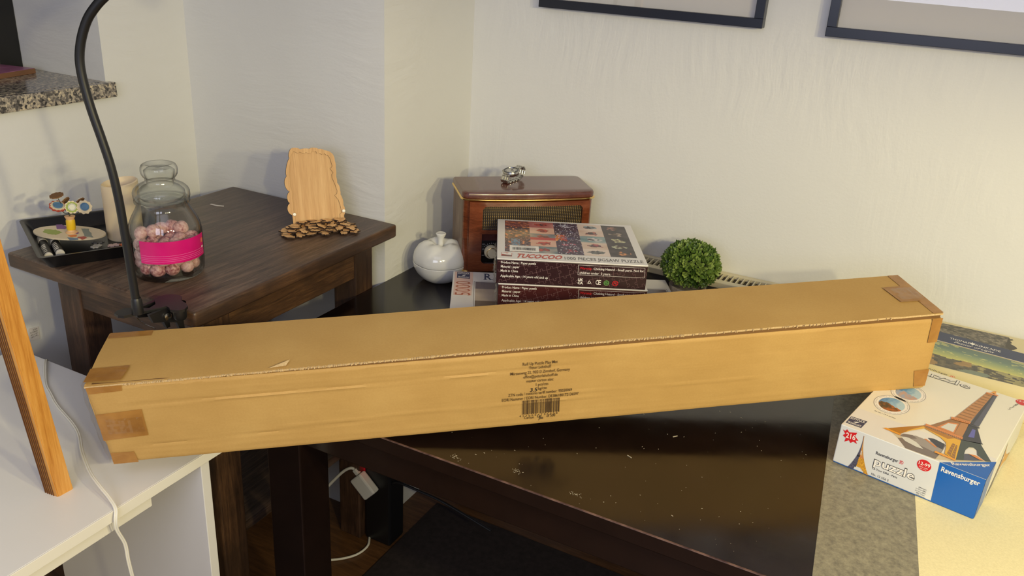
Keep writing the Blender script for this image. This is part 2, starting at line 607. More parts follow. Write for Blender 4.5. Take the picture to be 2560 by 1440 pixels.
def ring2(bm, cx, cy, a, b, wd, rot, lift, mtx, mi=0, n=28, t0=0, t1=2 * pi):
    c, s = math.cos(rot), math.sin(rot)
    pr = None
    for k in range(n + 1):
        t = t0 + (t1 - t0) * k / n
        cur = []
        for q in (0, wd):
            x, y = (a - q) * math.cos(t), (b - q) * math.sin(t)
            cur.append(bm.verts.new(mtx @ Vector((cx + c * x - s * y, cy + s * x + c * y, lift))))
        if pr: bm.faces.new((pr[1], pr[0], cur[0], cur[1])).material_index = mi
        pr = cur

def line2(bm, pts, wd, lift, mtx, mi=0):
    for p, q in zip(pts, pts[1:]):
        d = Vector((q[0] - p[0], q[1] - p[1]))
        if d.length < 1e-7: continue
        d.normalize()
        nx, ny = -d.y * wd / 2, d.x * wd / 2
        vs = [bm.verts.new(mtx @ Vector((x, y, lift))) for x, y in ((p[0] - nx, p[1] - ny), (q[0] - nx, q[1] - ny), (q[0] + nx, q[1] + ny), (p[0] + nx, p[1] + ny))]
        bm.faces.new(vs).material_index = mi

_tc = {}
def text_polys(s, bold=0.0, res=2):
    key = (s, bold, res)
    if key in _tc: return _tc[key]
    cu = bpy.data.curves.new('lettering_source', 'FONT')
    cu.body = s
    cu.size = 1.0
    cu.resolution_u = res
    cu.offset = bold
    cu.fill_mode = 'FRONT'
    ob = bpy.data.objects.new('lettering_source', cu)
    COL.objects.link(ob)
    dg = bpy.context.evaluated_depsgraph_get()
    me = bpy.data.meshes.new_from_object(ob.evaluated_get(dg))
    vs = [(v.co.x, v.co.y) for v in me.vertices]
    fs = [tuple(p.vertices) for p in me.polygons]
    bpy.data.meshes.remove(me)
    bpy.data.objects.remove(ob)
    bpy.data.curves.remove(cu)
    _tc[key] = (vs, fs)
    return _tc[key]

CAP = None
def text2(bm, s, x0, y0, x1, y1, cap, lift, mtx, mi=0, bold=0.0, shear=0.0, arc=None):
    """lettering from baseline start (x0,y0) to baseline end (x1,y1), cap height cap"""
    global CAP
    if CAP is None:
        CAP = max(v[1] for v in text_polys('H')[0])
    vs, fs = text_polys(s, bold)
    if not vs: return
    mn = min(v[0] for v in vs); mxx = max(v[0] for v in vs)
    L = math.hypot(x1 - x0, y1 - y0)
    sx = L / (mxx - mn)
    sy = cap / CAP
    dx, dy = (x1 - x0) / L, (y1 - y0) / L
    out = []
    for v in vs:
        a = (v[0] - mn) * sx + shear * v[1] * sy
        b = v[1] * sy
        if arc: b += arc * math.sin(pi * a / L)
        out.append(bm.verts.new(mtx @ Vector((x0 + dx * a - dy * b, y0 + dy * a + dx * b, lift))))
    flip = mtx.to_3x3().determinant() < 0
    for f in fs:
        try:
            ff = bm.faces.new([out[i] for i in (reversed(f) if flip else f)])
            ff.material_index = mi
        except ValueError:
            pass

def art_panel(name, x0, y0, x1, y1, nx, ny, lift, mtx, fn, parent, mat=None, corners=None):
    vs = []; fs = []; cols = []
    for j in range(ny + 1):
        for i in range(nx + 1):
            u, v = i / nx, j / ny
            if corners:
                a, b, c, d = [Vector(q) for q in corners]
                p = (a * (1 - u) + b * u) * (1 - v) + (d * (1 - u) + c * u) * v
                vs.append(mtx @ Vector((p.x, p.y, lift)))
            else:
                vs.append(mtx @ Vector((x0 + (x1 - x0) * u, y0 + (y1 - y0) * v, lift)))
    for j in range(ny):
        for i in range(nx):
            a = j * (nx + 1) + i
            fs.append((a, a + 1, a + nx + 2, a + nx + 1))
            c = lin(fn((i + 0.5) / nx, (j + 0.5) / ny))
            cols += list(c) * 4
    me = bpy.data.meshes.new(name)
    me.from_pydata(vs, [], fs)
    at = me.color_attributes.new('print', 'FLOAT_COLOR', 'CORNER')
    at.data.foreach_set('color', cols)
    me.materials.append(mat or M['art'])
    o = bpy.data.objects.new(name, me)
    COL.objects.link(o)
    o.parent = parent
    return o

def ns(x, y, z=0.0): return noise.noise(Vector((x, y, z)))
def mixc(a, b, t):
    t = max(0, min(1, t))
    return tuple(a[i] * (1 - t) + b[i] * t for i in range(3))

def jig_edge(p, q, s, steps=9):
    """jigsaw edge polyline from p to q with a knob on side s"""
    px, py = p; qx, qy = q
    dx, dy = qx - px, qy - py
    prof = [(0, 0), (.2, .03), (.36, .01), (.42, .05), (.37, .13), (.38, .21), (.5, .26), (.62, .21), (.63, .13), (.58, .05), (.64, .01), (.8, .03), (1, 0)]
    return [(px + dx * a - dy * b * s, py + dy * a + dx * b * s) for a, b in prof]

# ================================================================== SETTING
XA, YB, XC, YD = -1.827, 1.655, -1.187, 2.068
def struct(name, bm, mat, parent=None, label=None):
    o = mesh_obj(name, bm, mat, parent)
    if not parent: o['kind'] = 'structure'
    if label: o['label'] = label
    return o
bm = new()
T = 0.32
wy = 1.394; wz = 1.192
box(bm, XA - T, XA, wy, YB + 0.3, 0, 2.5)
box(bm, XA - T, XA, -1.2, wy, 0, wz)
box(bm, XA - T, XA, -1.2, 0.2, wz, 2.5)
box(bm, XA - T, XA, 0.2, wy, 2.2, 2.5)
struct('wall_left', bm, M['wall_a'], label='white plastered wall with the window recess above the granite sill')
bm = new(); box(bm, XA, XC, YB, YB + 0.75, 0, 2.5)
struct('wall_corner', bm, M['wall_a'], label='projecting white plastered wall corner behind the rustic wooden table')
bm = new(); box(bm, XC - 0.1, 3.2, YD, YD + 0.2, 0, 2.5)
struct('wall_right', bm, M['wall_d'], label='long white plastered wall carrying the two black picture frames')
bm = new(); box(bm, -2.3, 3.2, -1.2, 2.4, -0.06, 0)
struct('floor', bm, M['floor'], label='brown wooden floor below the tables')
bm = new(); box(bm, -2.3, 3.2, -1.2, 2.4, 2.5, 2.56)
struct('ceiling', bm, M['ceil'], label='white ceiling')
# window
win = thing('window_1', 'dark window set back in the plastered recess above the granite sill', loc=(0, 0, 0), kind='structure')
bm = new()
box(bm, -2.19, -2.135, 1.33, wy, wz + .02, 2.2, 0.004)
box(bm, -2.19, -2.135, 0.2, 0.26, wz + .02, 2.2, 0.004)
box(bm, -2.19, -2.135, 0.26, 1.33, wz + .02, wz + .08, 0.004)
struct('window_frame', bm, M['black_void'], win)
bm = new(); box(bm, -2.17, -2.16, 0.26, 1.33, wz + .08, 2.2)
struct('window_pane', bm, M['night_glass'], win)
bm = new(); box(bm, -2.15, XA, 0.15, wy, wz - 0.004, 1.2215, 0.002); box(bm, XA + .0005, XA + 0.022, 0.15, 1.407, wz - 0.006, 1.2215, 0.003)
struct('window_sill', bm, M['granite'], win, 'polished speckled granite window sill')

# radiator behind the table
rad = thing('radiator', 'cream slotted radiator cap along the wall behind the potted ball plant', 'radiator', (-0.70, 1.985, 0.0))
RL = 0.62
bm = new(); box(bm, 0, RL, 0.008, 0.080, 0.1, 0.822, 0.003); mesh_obj('radiator_body', bm, M['grey_panel'], rad)
bm = new(); box(bm, 0.01, RL - 0.01, 0.022, 0.070, 0.8225, 0.8262); mesh_obj('grille_floor', bm, M['slot_dark'], rad)
bm = new()
box(bm, 0, RL, 0.0, 0.022, 0.818, 0.834, 0.002); box(bm, 0, RL, 0.066, 0.082, 0.818, 0.836, 0.002)
box(bm, 0, 0.012, 0.022, 0.066, 0.823, 0.834); box(bm, RL - 0.012, RL, 0.022, 0.066, 0.823, 0.834)
mesh_obj('grille_frame', bm, M['beige_metal'], rad)
slat = None
for k in range(44):
    if slat is None:
        bm = new(); box(bm, -0.0016, 0.0016, 0.0225, 0.0655, 0.8265, 0.834)
        slat = mesh_obj('slat', bm, M['beige_metal'], rad); o = slat
    else:
        o = slat.copy(); COL.objects.link(o); o.parent = rad
    o.location = (0.020 + k * 0.0135, 0, 0)

# rug under the table
bm = new(); box(bm, -1.100, 0.9, 0.95, 1.8, 0, 0.006, 0.002)
rug = mesh_obj('rug', bm, M['rug']); tag(rug, 'dark brown floor rug under the black table', 'rug')

# ================================================================== RUSTIC WOODEN TABLE
WT = 0.927
tb = thing('side_table', 'dark stained rustic wooden side table in the room corner', 'table', (-1.42, 1.32, 0))
def wt(x): return x + 1.42
def wy_(y): return y - 1.32
bm = new(); box(bm, -1.69 + 1.42, -1.145 + 1.42, 0.998 - 1.32, 1.648 - 1.32, WT - 0.034, WT, 0.006, 3)
for f in bm.faces:
    c = f.calc_center_median()
    if abs(c.x - (-1.145 + 1.42)) < .004 and abs(f.normal.x) > .7: f.material_index = 1
bm.normal_update()
for f in bm.faces:
    if f.normal.x > .8 or f.normal.y < -.8: f.material_index = 1
mesh_obj('tabletop', bm, [M['darkwood'], M['darkwood_x']], tb, smooth=True)
for nm, b in (('apron', (-1.60, -1.27, 1.07, 1.095, .80, WT - .0345)), ('apron', (-1.60, -1.27, 1.58, 1.605, .80, WT - .0345)), ('apron', (-1.228, -1.203, 1.137, 1.55, .80, WT - .0345)), ('apron', (-1.632, -1.607, 1.137, 1.55, .80, WT - .0345))):
    bm = new(); box(bm, b[0] + 1.42, b[1] + 1.42, b[2] - 1.32, b[3] - 1.32, b[4], b[5], 0.002)
    mesh_obj(nm, bm, M['darkwood_x'], tb)
for x in (-1.64, -1.27):
    for y in (1.066, 1.551):
        bm = new(); box(bm, x + 1.42, x + .07 + 1.42, y - 1.32, y + .07 - 1.32, 0.0, WT - .0345, 0.004)
        mesh_obj('leg', bm, M['darkwood_z'], tb)
bm = new(); box(bm, -1.60 + 1.42, -1.24 + 1.42, 1.14 - 1.32, 1.60 - 1.32, 0.27, 0.295, 0.003)
mesh_obj('shelf', bm, M['darkwood'], tb)

# ================================================================== BLACK TABLE
TT = 0.76
bt = thing('black_table', 'glossy black brown table standing along the right wall', 'table', (-0.1, 1.5, 0))
X0, X1, Y0, Y1 = -1.188 + .1, 0.75 + .1, 1.055 - 1.5, 1.978 - 1.5
bm = new()
box(bm, X0, X1, Y0, Y1, TT - 0.03, TT, 0.0022, 2)
bm.normal_update()
for f in bm.faces:
    c = f.calc_center_median()
    if c.z > TT - .0023 and c.y < Y0 + .003 and .15 < f.normal.z < .97 and abs(f.normal.x) < .3:
        f.material_index = 1
mesh_obj('tabletop', bm, [M['black_table'], M['worn']], bt)
for (a, b, c, d) in ((X0 + .21, X1 - .03, Y0 + .022, Y0 + .044), (X0 + .21, X1 - .03, Y1 - .044, Y1 - .022)):
    bm = new(); box(bm, a, b, c, d, 0.66, TT - .0305, 0.002); mesh_obj('apron', bm, M['black_table'], bt)
for x in (-1.062 + .1, X1 - .12):
    for y in (1.074 - 1.5, Y1 - .12):
        bm = new(); box(bm, x, x + .086, y, y + .086, 0.0065, TT - .0305, 0.003); mesh_obj('leg', bm, M['black_table'], bt)
bm = new()
for k in range(200):
    x = random.uniform(-0.78, -0.08); y = random.uniform(1.062, 1.5)
    if y < 1.2 and random.random() < .4 or x > -.4 and random.random() < .75 or random.random() < .18:
        r = random.choice((.0002, .0003, .0004, .0006)); a = random.uniform(0, 3); l = r * random.choice((1, 1, 1.5, 3))
        m = Matrix.Translation((x + .1, y - 1.5, TT + .00002)) @ Matrix.Rotation(a, 4, 'Z')
        box(bm, -l, l, -r, r, 0, r * .5, mtx=m)
for cx, cy in ((-.508, 1.093), (-.62, 1.072), (-.40, 1.088)):
    for k in range(22):
        x = random.gauss(cx, .006); y = random.gauss(cy, .0035)
        if y < 1.06: continue
        m = Matrix.Translation((x + .1, y - 1.5, TT + .00002)) @ Matrix.Rotation(random.uniform(0, 3), 4, 'Z')
        box(bm, -.0006, .0006, -.0004, .0004, 0, .0004, mtx=m)
for (x, y, a) in ((-.31, 1.35, .9), (-.36, 1.24, -.4)):
    m = Matrix.Translation((x + .1, y - 1.5, TT + .00002)) @ Matrix.Rotation(a, 4, 'Z')
    box(bm, -.005, .005, -.0006, .0006, 0, .001, mtx=m)
tag(mesh_obj('dust', bm, M['dust'], bt), kind='stuff')

# desk mat on the black table
mt = thing('puzzle_mat', 'flat cream mat with grey left border lying on the black table', 'mat', (-0.020, 1.09, TT), (0, 0, math.radians(5.0)))
bm = new(); box(bm, 0, 0.147, -.015, 0.86, 0, 0.001); mesh_obj('border', bm, M['mat_grey'], mt)
bm = new(); box(bm, 0.147, 0.68, -.015, 0.84, 0, 0.0012); mesh_obj('felt', bm, M['mat_cream'], mt)

# ================================================================== WHITE DESK
wd = thing('white_desk', 'white laminate desk with recessed front rail at lower left', 'desk', (-1.38, 0.6, 0))
DZ = 0.70
def dbox(name, b, m, bev=.0012):
    bm = new(); box(bm, b[0] + 1.38, b[1] + 1.38, b[2] - .6, b[3] - .6, b[4], b[5], bev); return mesh_obj(name, bm, m, wd)
dbox('desktop', (-1.70, -1.0585, -0.25, 0.99, .68, DZ), M['white_lam'])
dbox('edge_band', (-1.058, -1.056, -0.25, 0.99, .68, DZ), M['white_edge'], 0.0006)
dbox('rail', (-1.087, -1.071, -0.199, 0.803, .650, .6795), M['white_edge'])
dbox('side_panel', (-1.54, -1.06, 0.905, 0.925, 0, .6795), M['white_lam'])
dbox('side_panel', (-1.54, -1.06, -0.22, -0.20, 0, .6795), M['white_lam'])

# ================================================================== PINE BEAM
L0 = Vector((-1.193, 0.6932, DZ)); B0 = Vector((-1.1616, 0.6961, DZ)); R0 = Vector((-1.1598, 0.7244, DZ))
lean = Vector((-0.042, -0.070, 1.0))
beam = thing('wooden_post', 'leaning orange pine post standing on the white desk', 'post', B0)
e1 = (R0 - B0); e1 = e1 * 1.0; e2 = (L0 - B0)
bm = new()
def bpt(a, b, h): return e1 * a + e2 * b + lean * h
foot = [(0, 0), (1, .03), (1.02, .95), (.02, 1)]
lo = [bm.verts.new(bpt(a, b, 0)) for a, b in foot]; hi = [bm.verts.new(bpt(a, b, .95)) for a, b in foot]
bm.faces.new(list(reversed(lo))); bm.faces.new(hi)
for k in range(4): bm.faces.new((lo[k], lo[(k + 1) % 4], hi[(k + 1) % 4], hi[k]))
bmesh.ops.recalc_face_normals(bm, faces=bm.faces)
bmesh.ops.bevel(bm, geom=[e for e in bm.edges if abs((e.verts[0].co - e.verts[1].co).z) > .5], offset=.0015, segments=2, affect='EDGES')
mesh_obj('beam', bm, M['pine'], beam)
for k in range(5):
    bm = new(); b = 0.26 + k * .145
    pts = [bpt(-.03, b, 0), bpt(-.03, b + .05, 0), bpt(.02, b + .05, 0), bpt(.02, b, 0)]
    top = [p + lean * .95 for p in pts]
    lo = [bm.verts.new(p) for p in pts]; hi = [bm.verts.new(p) for p in top]
    bm.faces.new(list(reversed(lo))); bm.faces.new(hi)
    for q in range(4): bm.faces.new((lo[q], lo[(q + 1) % 4], hi[(q + 1) % 4], hi[q]))
    bmesh.ops.recalc_face_normals(bm, faces=bm.faces)
    mesh_obj('groove', bm, M['groove'], beam)

# ================================================================== PICTURE FRAMES
def picture(x0, x1, z0, z1, label):
    t = thing('picture_frame', label, 'picture', ((x0 + x1) / 2, YD - .001, (z0 + z1) / 2), group='black picture frames on the right wall')
    w, h, b = (x1 - x0) / 2, (z1 - z0) / 2, .021
    bm = new()
    for q in ((-w, w, -.027, 0, -h, -h + b), (-w, w, -.027, 0, h - b, h), (-w, -w + b, -.027, 0, -h + b, h - b), (w - b, w, -.027, 0, -h + b, h - b)):
        box(bm, *q, 0.0008)
    mesh_obj('frame', bm, M['frame_black'], t)
    bm = new(); box(bm, -w + b, w - b, -.010, -.008, -h + b, h - b); mesh_obj('picture_mat', bm, M['passe'], t)
    bm = new(); box(bm, -w + b, w - b, -.0185, -.017, -h + b, h - b); mesh_obj('glass', bm, M['picture_glass'], t)
picture(-0.983, -0.414, 1.441, 2.02, 'black framed picture at top centre, left of the other frame')
picture(-0.275, 0.36, 1.438, 2.02, 'black framed picture at top right corner of the photo')

# magazine on the sill
bk = thing('board_book', 'pink purple topped board with brown edge lying on the granite window sill', 'book', (-2.03, 1.22, 1.2218), (0, 0, math.radians(12)))
bm = new(); box(bm, -.075, .03, -.16, .13, 0, .012, .001); mesh_obj('board', bm, plain('worn_brown_board', (120, 84, 58), 0.5), bk)
bm = new(); box(bm, -.073, .028, -.158, .128, .0122, .0128); mesh_obj('cover', bm, plain('magenta_violet_cover', (150, 84, 122), 0.3, var=40, vs=14), bk)

# ================================================================== TRAY AND THINGS IN IT
TU = Vector((.453, .891, 0)); TV = Vector((-.891, .453, 0))
TO = Vector((-1.532, .965, 0))
tr = thing('serving_tray', 'black rectangular tray with flared rim on the rustic table', 'tray', (TO.x, TO.y, WT), (0, 0, math.atan2(.891, .453)))
bm = new()
TL, TWd, TH = .262, .272, .031
def tring(i, z, r=.012):
    x0, x1, y0, y1 = i, TL - i, i, TWd - i
    pts = []
    for cx, cy, a0 in ((x1 - r, y1 - r, 0), (x0 + r, y1 - r, 90), (x0 + r, y0 + r, 180), (x1 - r, y0 + r, 270)):
        for k in range(5):
            a = math.radians(a0 + k * 22.5)
            pts.append(bm.verts.new((cx + r * math.cos(a), cy + r * math.sin(a), z)))
    return pts
rings = [tring(.020, 0), tring(.003, TH - .002), tring(0, TH), tring(.005, TH), tring(.010, TH - .003), tring(.025, .0035)]
for a, b in zip(rings, rings[1:]):
    for k in range(20): bm.faces.new((a[k], a[(k + 1) % 20], b[(k + 1) % 20], b[k]))
bm.faces.new(list(reversed(rings[0]))); bm.faces.new(rings[-1])
bmesh.ops.recalc_face_normals(bm, faces=bm.faces)
mesh_obj('tray_body', bm, M['black_tray'], tr, smooth=True)
TZ = WT + .0036
# markers
def marker(p, q, label):
    d = (q - p); a = math.atan2(d.y, d.x); L = d.length
    t = thing('marker_pen', label, 'pen', (p.x, p.y, TZ + .0092), (0, 0, a), group='marker pens in the black tray')
    rot = Matrix.Rotation(pi / 2, 4, 'Y')
    bm = new(); lathe(bm, [(0, 0), (.0072, 0), (.0088, .0015), (.0088, .008)], 18, mtx=rot); lathe(bm, [(.0045, -.0006), (.0035, -.0006), (0, -.0002)], 14, mtx=rot); mesh_obj('end_cap', bm, M['marker_white'], t, smooth=True)
    bm = new(); lathe(bm, [(.0086, .008), (.0086, L - .03), (.008, L - .028)], 18, mtx=rot); mesh_obj('barrel', bm, M['black_print'], t, smooth=True)
    bm = new()
    for k in range(5): 
        lathe(bm, [(.0088, .014 + k * .010), (.0088, .017 + k * .010 + random.uniform(0, .004))], 18, mtx=rot @ Matrix.Scale(1, 4))
    for f in list(bm.faces):
        if f.calc_center_median().y < 0: bm.faces.remove(f)
    mesh_obj('printed_band', bm, M['marker_white'], t)
    bm = new(); lathe(bm, [(.008, L - .0295), (.009, L - .029), (.009, L), (.006, L + .004), (0, L + .004)], 18, mtx=rot); mesh_obj('cap', bm, M['marker_white'], t, smooth=True)
marker(Vector((-1.566, 1.010, 0)), Vector((-1.675, 1.070, 0)), 'black and white marker pen lying leftmost in the tray')
marker(Vector((-1.563, 1.034, 0)), Vector((-1.655, 1.084, 0)), 'black and white marker pen lying beside the palette, right of the other pen')

# palette with button flowers
PC = Vector((-1.630, 1.107, WT + .0245)); PA = math.radians(20)
pal = thing('flower_palette', 'painter palette ornament carrying a yellow spool of wire button flowers', 'ornament', PC, (math.radians(-2), 0, PA))
bm = new(); prism(bm, [(.079 * math.cos(2 * pi * k / 40), .047 * math.sin(2 * pi * k / 40)) for k in range(40)], 0, .003)
mesh_obj('palette_board', bm, M['cream_wood'], pal)
def pl(pts):
    c, s = math.cos(PA), math.sin(PA)
    return [((x - PC.x) * c + (y - PC.y) * s, -(x - PC.x) * s + (y - PC.y) * c) for x, y in pts]
for col, pts in (('lime', [(-1.6712, 1.0732), (-1.6851, 1.0878), (-1.6649, 1.1003), (-1.6401, 1.0966), (-1.6331, 1.0772), (-1.6514, 1.0716)]),
                 ('purple', [(-1.699, 1.1234), (-1.6911, 1.1324), (-1.6667, 1.1276), (-1.6536, 1.1146), (-1.6677, 1.1039)]),
                 ('orange', [(-1.6132, 1.0895), (-1.6018, 1.1035), (-1.591, 1.0953), (-1.597, 1.0855)]),
                 ('sky', [(-1.6034, 1.0807), (-1.581, 1.0894), (-1.5694, 1.0822), (-1.5792, 1.0722)]),
                 ('brick', [(-1.5874, 1.0926), (-1.5828, 1.1069), (-1.5696, 1.1033), (-1.5637, 1.0891)]),
                 ('slate', [(-1.6343, 1.1378), (-1.6203, 1.1455), (-1.560, 1.1126), (-1.58, 1.1065)]),
                 ('purple', [(-1.6262, 1.1172), (-1.612, 1.117), (-1.604, 1.108), (-1.616, 1.107)])):
    q = pl(pts); jag = []
    for i, p in enumerate(q):
        n = q[(i + 1) % len(q)]
        for k in range(4):
            jag.append((p[0] + (n[0] - p[0]) * k / 4 + random.uniform(-.0012, .0012), p[1] + (n[1] - p[1]) * k / 4 + random.uniform(-.0012, .0012)))
    bm = new(); poly2(bm, jag, .0032, Matrix.Identity(4)); mesh_obj('paint_patch', bm, M[col], pal)
sx, sy = pl([(-1.624, 1.108)])[0]
bm = new(); lathe(bm, [(0, .003), (.012, .003), (.0125, .005), (.0095, .0065), (.0082, .009), (.0082, .034), (.0095, .037), (.0105, .039), (.0105, .0405), (0, .0405)], 20, sx, sy)
mesh_obj('spool', bm, plain('pale_peach_wood', (222, 178, 130), 0.5), pal, smooth=True)
bm = new(); lathe(bm, [(.0083, .010), (.0092, .013), (.0092, .030), (.0083, .033)], 20, sx, sy); mesh_obj('yellow_thread', bm, M['yellow'], pal, smooth=True)
CA = math.radians(-26.3 + 0)
def flower(px, pz, depth, r, kind, ndir):
    # offsets in the plane facing the room: sideways px, up pz
    side = Vector((math.cos(math.radians(55)), math.sin(math.radians(55)), 0))
    out = Vector((side.y, -side.x, 0))
    Rm = Matrix.Rotation(-PA, 4, 'Z')
    top = Rm @ (side * px + out * depth); top = Vector((sx + top.x, sy + top.y, .0405 + pz))
    b = Vector((sx, sy, .039))
    mid = (b + top) * .5 + Vector((0, 0, -.003))
    pts = catmull([b, b + Vector((0, 0, .006)), mid, top], 6)
    bm = new(); tube(bm, pts, .0008, 6); mesh_obj('wire_stem', bm, M['wire'], pal)
    nrm = (Rm @ (side * ndir[0] + out * ndir[1])) + Vector((0, 0, ndir[2])); nrm.normalize()
    mtx = Matrix.Translation(top) @ nrm.to_track_quat('Z', 'Y').to_matrix().to_4x4()
    cols = {'brown': ('brown', 'cream_wood', 'pearl'), 'red': ('brick', 'cream_wood', 'sky'), 'pearl': ('cream_wood', 'lime', 'pearl'), 'blue': ('cream_wood', 'cream_wood', 'sky')}[kind]
    def petals(r, n): return [(r * (1 + .07 * math.cos(n * t)) * math.cos(t), r * (1 + .07 * math.cos(n * t)) * math.sin(t)) for t in [2 * pi * k / 48 for k in range(48)]]
    bm = new(); prism(bm, petals(r, 10), -.0015, .0012, mtx=mtx); fo = mesh_obj('flower_head', bm, M[cols[0]], pal)
    bm = new(); prism(bm, petals(r * .86, 12), .0012, .0022, mtx=mtx); mesh_obj('felt_layer', bm, M[cols[1]], fo)
    bm = new(); lathe(bm, [(0, .0022), (r * .58, .0022), (r * .6, .0042), (r * .5, .0047), (r * .42, .0036), (0, .0036)], 20, mtx=mtx)
    bo = mesh_obj('button', bm, M[cols[2]], fo, smooth=True)
flower(-.020, .047, .002, .0135, 'brown', (.2, -.15, -1))
flower(-.020, .024, .004, .0165, 'red', (.15, .45, .9))
flower(.006, .021, .008, .0135, 'pearl', (.15, 1, .35))
flower(.030, .019, .006, .0150, 'blue', (.2, .9, .5))
flower(-.004, .032, -.010, .009, 'brown', (-.5, -.4, .5))
flower(.024, .030, -.010, .009, 'brown', (-.4, -.4, .6))

# candle
cd = thing('pillar_candle', 'tall ivory pillar candle standing in the black tray behind the jar', 'candle', (-1.570, 1.200, TZ))
bm = new(); lathe(bm, [(0, 0), (.036, 0), (.038, .003), (.038, .126), (.036, .128), (.0345, .125), (.029, .108), (.01, .105), (0, .105)], 40)
for v in bm.verts:
    if v.co.z > .11: v.co.z += .005 * math.sin(math.atan2(v.co.y, v.co.x) + 0.6)
mesh_obj('wax_body', bm, M['candle'], cd, smooth=True)
bm = new(); tube(bm, [(0, 0, .105), (.001, 0, .110), (.003, .001, .113)], .0011, 6); mesh_obj('candle_wick', bm, M['wick'], cd)

# jigsaw pieces in the tray
def jig_outline(w, knobs):
    c = [(-w, -w), (w, -w), (w, w), (-w, w)]
    o = []
    for i in range(4):
        e = jig_edge(c[i], c[(i + 1) % 4], knobs[i])
        o += e[:-1]
    return o
for i, (x, y, a, m, lab) in enumerate(((-1.567, 1.121, .4, 'marker_white', 'white jigsaw piece lying in the tray near its front rim'), (-1.543, 1.146, 1.2, 'pinkpaper', 'pinkish jigsaw piece in the tray, right of the white piece'), (-1.530, 1.165, .2, 'orange', 'orange jigsaw piece in the tray touching the lamp pole in view'), (-1.586, 1.140, .9, 'grey_print', 'grey jigsaw piece in the tray between palette and candle'))):
    bm = new(); prism(bm, jig_outline(.0085, (1, -1, 1, -1) if i % 2 else (-1, 1, -1, 1)), 0, .002)
    o = mesh_obj('jigsaw_piece', bm, M[m], None, (x, y, TZ + .0001)); o.rotation_euler = (0, 0, a)
    tag(o, lab, 'puzzle piece', 'jigsaw pieces in the tray')

# splinter on table
bm = new(); prism(bm, [(0, 0), (.022, -.002), (.040, .004), (.038, .007), (.018, .002), (.002, .004)], 0, .0015)
o = mesh_obj('paper_scrap', bm, M['paper'], None, (-1.612, 1.489, WT + .0003)); o.rotation_euler = (0, 0, .1)
tag(o, 'thin pale scrap lying at the back of the rustic table', 'scrap')

# ================================================================== CANDY JAR
JC = Vector((-1.337, 1.114, WT + .0002))
jar = thing('candy_jar', 'lidded glass candy jar with magenta label, part filled with sweets', 'jar', JC)
outer = [(0, 0), (.058, 0), (.0655, .003), (.0685, .010), (.0700, .03), (.0705, .075), (.0700, .092), (.0670, .108), (.0600, .124), (.0520, .138), (.0490, .145), (.0490, .150), (.0525, .152), (.0525, .157)]
inner = [(.0465, .157), (.0455, .146), (.049, .137), (.0565, .123), (.0635, .107), (.0666, .091), (.067, .075), (.0665, .03), (.0645, .013), (.060, .009), (0, .0075)]
bm = new(); lathe(bm, outer + inner, 56); bmesh.ops.recalc_face_normals(bm, faces=bm.faces)
mesh_obj('glass_body', bm, M['glass'], jar, smooth=True)
lid = [(0, .150), (.040, .150), (.044, .154), (.0445, .1585), (.0525, .159), (.0535, .164), (.0535, .172), (.051, .178), (.045, .184), (.036, .189), (.0295, .192), (.0280, .196), (.0282, .2005), (.0315, .2035), (.0340, .2085), (.0350, .215), (.0343, .2215), (.0315, .2265), (.027, .2285), (.023, .2270), (.010, .2225), (0, .222)]
bm = new(); lathe(bm, lid, 56); bmesh.ops.recalc_face_normals(bm, faces=bm.faces)
mesh_obj('glass_lid', bm, M['glass'], jar, smooth=True)
lidi = [(0, .156), (.038, .158), (.045, .166), (.044, .174), (.036, .182), (.026, .187), (.0245, .196), (.028, .206), (.029, .2150), (.023, .2195), (0, .219)]
bm = new(); lathe(bm, lidi, 48); bmesh.ops.recalc_face_normals(bm, faces=bm.faces)
mesh_obj('lid_hollow', bm, M['glass'], jar, smooth=True)
# magenta label wraps the front
va = math.atan2(-JC.y, -JC.x)
bm = new(); a0, a1 = va - math.radians(44), va + math.radians(72)
def lab_band(bm, z0, z1, r, a0, a1, n, mi=0):
    pr = None
    for k in range(n + 1):
        a = a0 + (a1 - a0) * k / n
        c = [bm.verts.new((r * math.cos(a), r * math.sin(a), z)) for z in (z0, z1)]
        if pr: bm.faces.new((pr[0], c[0], c[1], pr[1])).material_index = mi
        pr = c
lab_band(bm, .0435, .0895, .0712, a0, a1, 40)
lb = mesh_obj('paper_label', bm, M['pink_label'], jar, smooth=True)
bm = new()
for z in (.0485, .0520, .0555, .060): lab_band(bm, z, z + .0007, .0715, a0, a1, 40)
ia = a1 - math.radians(3)
lab_band(bm, .0705, .0795, .0715, ia - .11, ia, 8, 1); lab_band(bm, .0595, .0635, .0715, ia - .09, ia - .01, 6, 2)
lab_band(bm, .0735, .0765, .0717, ia - .075, ia - .035, 5, 0)
mesh_obj('label_print', bm, [M['pink_line'], M['orange'], M['white_print']], lb, smooth=True)

